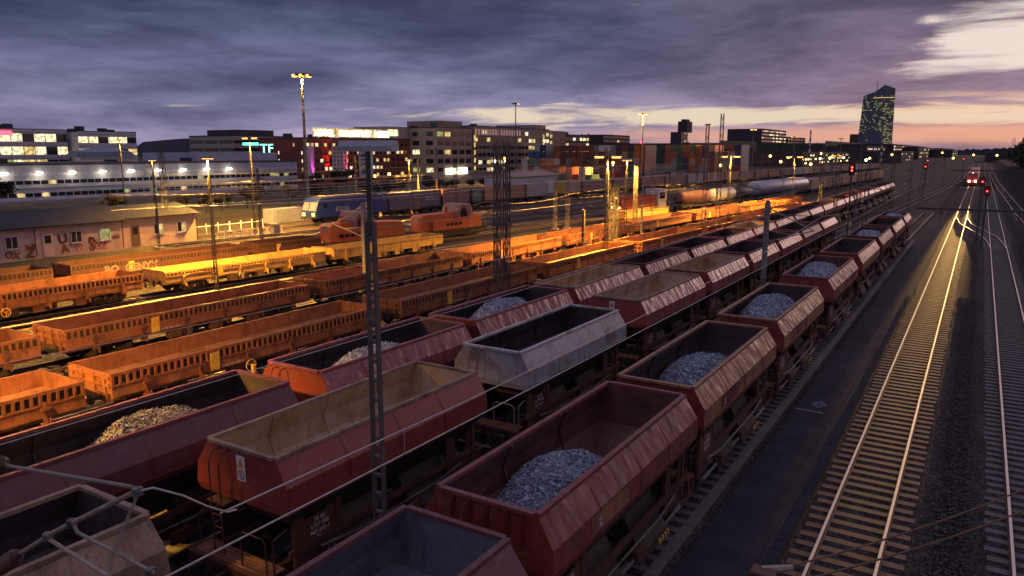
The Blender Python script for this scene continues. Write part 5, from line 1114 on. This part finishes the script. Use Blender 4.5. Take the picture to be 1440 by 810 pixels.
wire(sagline(XT(0), 58, 118, 5.7, .1)+sagline(-2, 118, 240, 5.7, .2), .012, 'overhead wire above the near main line', mat='wire_dark'); wire(sagline(2.35, 58, 118, 5.7, .1)+sagline(2.35, 118, 240, 5.7, .2), .012, 'overhead wire above the right main line', mat='wire_dark')
wire([(-10.3, 44.6, 6.6), (-7.35, 45, 6.6)], .02, 'short arm wire at the grey blue steel post', mat='wire_dark')
for i, (x, y0, y1, z) in enumerate([(-45, 30, 130, 6.6), (-57, 30, 130, 7.0), (-66, 40, 140, 6.8), (-71, 40, 160, 7.2), (-82, 50, 200, 6.5), (-86, 50, 160, 7.6)]): wire(sagline(x, y0, (y0+y1)/2, z, .4)+sagline(x, (y0+y1)/2, y1, z, .4), .022, f'distant overhead wire across the yard, {ORD[i]} from the front', mat='wire')
# bracket and ropes at the lower right
root = empty('bridge_bracket', (-.95, 4.75, 7.45), 0, 'rusty bracket with two stay ropes at the lower right edge', 'bracket')
b = MB(); b.box(-.10, .06, -.10, .02, -.25, .03); b.box(-.02, .0, -2.5, .0, -.3, -.2); b.build('bracket_plate', 'frame_brown', root, bevel=.01); b = MB(); b.tube((-.04, 0, 0), (.13, .12, .02), .035, .02, 8); b.build('turnbuckle', 'tube_metal', root)
for q in (((.1, .1, .02), (1.85, 2.95, .05)), ((.08, -.1, -.02), (1.85, 2.55, .02))): b = MB(); a_, c_ = Vector(q[0]), Vector(q[1]); b.path([a_+(c_-a_)*t/8+Vector((0, 0, -.06*4*t/8*(1-t/8))) for t in range(9)], .008, 6); b.build('stay_rope', 'rope_brown', root)
# teal sign on the twin lamp mast, blue mark on the path, kerb stones, small posts
root = empty('teal_sign', (-110, 92.0, 10.4), R(40), 'glowing teal letter sign below the twin lamp', 'sign'); b = MB(); b.box(-3.2, -.5, -.1, .1, .9, 1.35); b.build('light_bar', 'teal_sign', root); text('TF', 2.2, 'teal_sign', root, (.9, 0, -.4), (R(90), 0, 0), 'letters', .05)
b = MB()
for r0, r1 in ((.30, .25), (.17, .12)):
    for i in range(4):
        a, c = math.pi/2*i, math.pi/2*(i+1); b.quad((r0*math.cos(a), r0*math.sin(a)*1.6, 0), (r0*math.cos(c), r0*math.sin(c)*1.6, 0), (r1*math.cos(c), r1*math.sin(c)*1.6, 0), (r1*math.cos(a), r1*math.sin(a)*1.6, 0))
tag(b.build('path_marking', 'blue_mark', None, (-4.75, 31.6, -.034)), 'small blue diamond mark painted on the asphalt path', 'marking'); b = MB(); b.box(-.55, .55, -.05, .05, 0, .004); tag(b.build('path_marking', 'concrete', None, (-5.0, 30.6, -.038)), 'short pale line across the asphalt path', 'marking')
for i, (x, y, hh) in enumerate([(-26.1, 20.7, 1.3), (-26.2, 26.0, 1.3), (-25.6, 33.4, 1.3), (-25.6, 35.6, 1.3), (-34.6, 50.3, 1.4), (-33.8, 70, 1.4)]):
    root = empty('marker_post', (x, y, -.2), 0, f'short {"yellow" if i in (0, 3) else "brown"} marker post beside the low wagons, {ORD[i]} from the left', 'post', 'marker posts beside the low wagons'); b = MB(); b.box(-.09, .09, -.06, .06, 0, hh); b.build('stake', 'yellow_paint' if i in (0, 3) else 'side_brown', root); b = MB(); b.box(-.14, .14, -.09, .09, 0, .25); b.build('base', 'concrete', root)
# walkway edge and small clutter between the rows
for i in range(26):
    b = MB(); w = random.uniform(.15, .5); b.box(-w, w, -w*.6, w*.6, 0, random.uniform(.15, .5)); k_ = random.choice((XD, XE, XC, XB)); y_ = random.uniform(8, 90)
    tag(b.build('track_box', random.choice(('concrete', 'frame_brown', 'side_brown')), None, (k_(y_)+random.choice((2.2, -2.3)), y_, -.2), random.random()), 'small low box lying beside the freight tracks', 'box', 'low boxes beside the tracks')
# chimneys
for X, Y, H in ((-118, 640, 27), (-66, 640, 22)):
    root = empty('chimney', (X, Y, 0), 0, 'thin red and white striped chimney '+('by the dark office cube' if H == 27 else 'left of the glass skyscraper'), 'chimney'); b = MB()
    for i in range(9): b.cur = i % 2; b.tube((0, 0, H*i/9), (0, 0, H*(i+1)/9), .9-.04*i, .86-.04*i, 10)
    b.build('shaft', ['brown_block', 'white_wall'], root)

# ------------------------------------------------------------------ vegetation, hill
b = MB(); prev = None
for i in range(40):
    t = i/39; x = -1500+t*700; y = 900+t*700; h_ = 30+10*mnoise.noise(Vector((t*5, 0, 0)))+10*math.sin(t*3)
    if prev: b.quad((prev[0], prev[1], -1), (x, y, -1), (x-20, y+60, h_), (prev[0]-20, prev[1]+60, prev[2])); b.quad((prev[0]-20, prev[1]+60, prev[2]), (x-20, y+60, h_), (x-300, y+400, h_*.5), (prev[0]-300, prev[1]+400, prev[2]*.5))
    prev = (x, y, h_)
tag(b.build('wooded_hill', 'hill'), kind='structure')
TREES = {}
def tree_mesh(seed, bare):
    rt = random.Random(seed); t = MB(); f = MB()
    def grow(p, d, L, r, lv):
        q = p+d*L; t.tube(p, q, r, r*.6, 5 if lv > 1 else 4, cap=False)
        if lv == 0:
            for _ in range(4 if bare else 12):
                c = q+Vector((rt.gauss(0, .25), rt.gauss(0, .25), rt.gauss(0, .2))); a = Vector((rt.gauss(0, 1), rt.gauss(0, 1), rt.gauss(0, 1))).normalized()*.22; e = a.orthogonal().normalized()*.12
                f.quad(c-a, c+e, c+a, c-e)
            return
        for _ in range(3 if lv > 1 else 4):
            nd = (d+Vector((rt.gauss(0, .5), rt.gauss(0, .5), rt.gauss(.12, .28)))).normalized(); grow(p+d*L*rt.uniform(.55, 1), nd, L*rt.uniform(.6, .82), r*.6, lv-1)
    grow(Vector((0, 0, -.3)), Vector((rt.gauss(0, .05), rt.gauss(0, .05), 1)).normalized(), 1.7, .13, 4)
    return t.mesh('trunk', 'bark', fix=False), f.mesh('crown', 'foliage', fix=False)
for s_ in range(5): TREES[s_] = tree_mesh(s_, s_ % 2 == 0)
def tree(X, Y, sc, label, group, s_):
    root = empty('bare_tree' if sc > 1 else 'shrub', (X, Y, -.2), random.random()*6.28, label, 'tree' if sc > 1 else 'shrub', group); root.scale = (sc, sc, sc*random.uniform(.8, 1.1))
    for nm, me in zip(('trunk', 'crown'), TREES[s_]): o = bpy.data.objects.new(nm, me); COL.objects.link(o); o.parent = root
for i in range(60):
    y = 70+i*7.5+random.uniform(-2, 2); x = 11+y*.012+random.uniform(0, 6)
    tree(x, y, random.uniform(1.9, 2.9)*(1+y*.0008), 'dark leafless tree on the bank right of the main lines', 'trees on the right bank', i % 5)
tag(MB().prism([(8.5, -.2), (12, 2.2), (60, 3.5), (60, -1)], 40, 900, 'y').build('embankment', 'ballast_dark'), kind='structure')
for i in range(34):
    y = 66+i*3.0+random.uniform(-1, 1); tree(-108-random.uniform(0, 22), y+random.uniform(0, 14), random.uniform(.6, 1.0), 'low bare shrub in the scrub belt in front of the hall and hotel', 'shrubs in the scrub belt', i % 5)
for i, (x, y, s_) in enumerate([(-150, 60, 1.6), (-152, 66, 1.5), (-148, 140, 1.5), (-146, 146, 1.4), (-150, 154, 1.6)]): tree(x, y, s_, f'bare tree in front of the grey hall and hotel, {ORD[i]} from the left', 'trees before the hall', i % 5)
tag(MB().quad((-150, 60, -.17), (-104, 60, -.17), (-104, 200, -.17), (-150, 200, -.17)).build('grass_verge', 'grass'), kind='structure')

# loose ballast stones, weeds and cable troughs along the near tracks
def scatter(name, n, x0, x1, y0, y1, z, mat, s0, s1, skip=None):
    b = MB(); c = 0
    while c < n:
        x = random.uniform(x0, x1); y = y0+(y1-y0)*random.random()**1.6
        if skip and skip(x): continue
        c += 1; stones(b, 1, x, y, 0, 0, lambda a, e: z, s0, s1)
    return tag(b.build(name, mat), 'loose ballast stones strewn beside the main line tracks' if mat != 'stones_pale' else 'pale stone spill', 'ballast', None, 'stuff')
scatter('ballast_stones', 26000, -6.1, 7.5, 11, 62, -.155, 'ballast_stone', .025, .06, lambda x: -5.6 < x < -.75)
scatter('ballast_stones', 9000, -15, -5.6, 8, 50, -.15, 'ballast_stone', .025, .06)
b = MB()
for _ in range(5200):
    x = random.choice((random.gauss(-5.75, .12), random.gauss(.2, .25), random.gauss(-10.3, .5), random.gauss(-23, 1.2))); y = random.uniform(10, 90); h_ = random.uniform(.04, .22); a = random.random()*6.28; dx, dy = .012*math.cos(a), .012*math.sin(a); l = random.gauss(0, .06)
    if mnoise.noise(Vector((x*.5, y*.25, 0))) < .08: continue
    b.quad((x-dx, y-dy, -.2), (x+dx, y+dy, -.2), (x+l, y+l, h_-.15))
tag(b.build('weeds', 'weed'), 'dry weeds growing along the track edges', 'weeds', None, 'stuff')
root = empty('cable_trough', (-6.0, 0, 0), 0); tag(root, kind='structure')
b = MB()
for i in range(95): j = random.uniform(-.015, .015); b.box(-.16+j, .16+j, 4+i, 4.985+i, -.2, -.08+j*.5)
tag(b.build('trough_lid', 'sleeper', root), kind='stuff')

# distant wood closing the view
b = MB(); rt = random.Random(9); N = 260; prev = None
for i in range(N):
    t = i/(N-1); x = -420+t*1400; y = 2700+120*math.sin(t*9); h_ = 17+9*mnoise.noise(Vector((t*7, 1, 0)))+rt.uniform(-2.5, 2.5)
    if prev: b.quad((prev[0], prev[1], -1), (x, y, -1), (x, y+15, h_), (prev[0], prev[1]+15, prev[2])); b.quad((prev[0], prev[1]+15, prev[2]), (x, y+15, h_), (x, y+200, h_*.8), (prev[0], prev[1]+200, prev[2]*.8))
    prev = (x, y, h_)
tag(b.build('distant_wood', 'hill'), 'far dark tree line closing the horizon on the right', 'wood', None, 'stuff')
for i, (X, a, b_, hh, lit) in enumerate([(-62, 760, 900, 10, .25), (-72, 1120, 1340, 16, .3), (-45, 1500, 1800, 13, .2), (22, 900, 1050, 9, .15), (30, 1200, 1500, 12, .2)]):
    bldg('apartment_building', ['low dark shed with lit windows beside the far side tracks', 'dark mid height block with dotted lights beyond the far sheds', 'long low block near the vanishing rails', 'small dark building right of the vanishing rails', 'long dark building behind the right bank trees'][i], X, a, b_, 20 if X > 0 else 60, hh, 'dark_block', 3, (b_-a)/10, lit, gap=.5, wh=.35, litmat=('win_warm', 'win_white'))

scatter('ballast_stones', 1400, -5.6, -3.45, 11, 60, -.03, 'ballast_stone', .015, .035, lambda x: -5.35 < x < -3.75 and random.random() < .93)
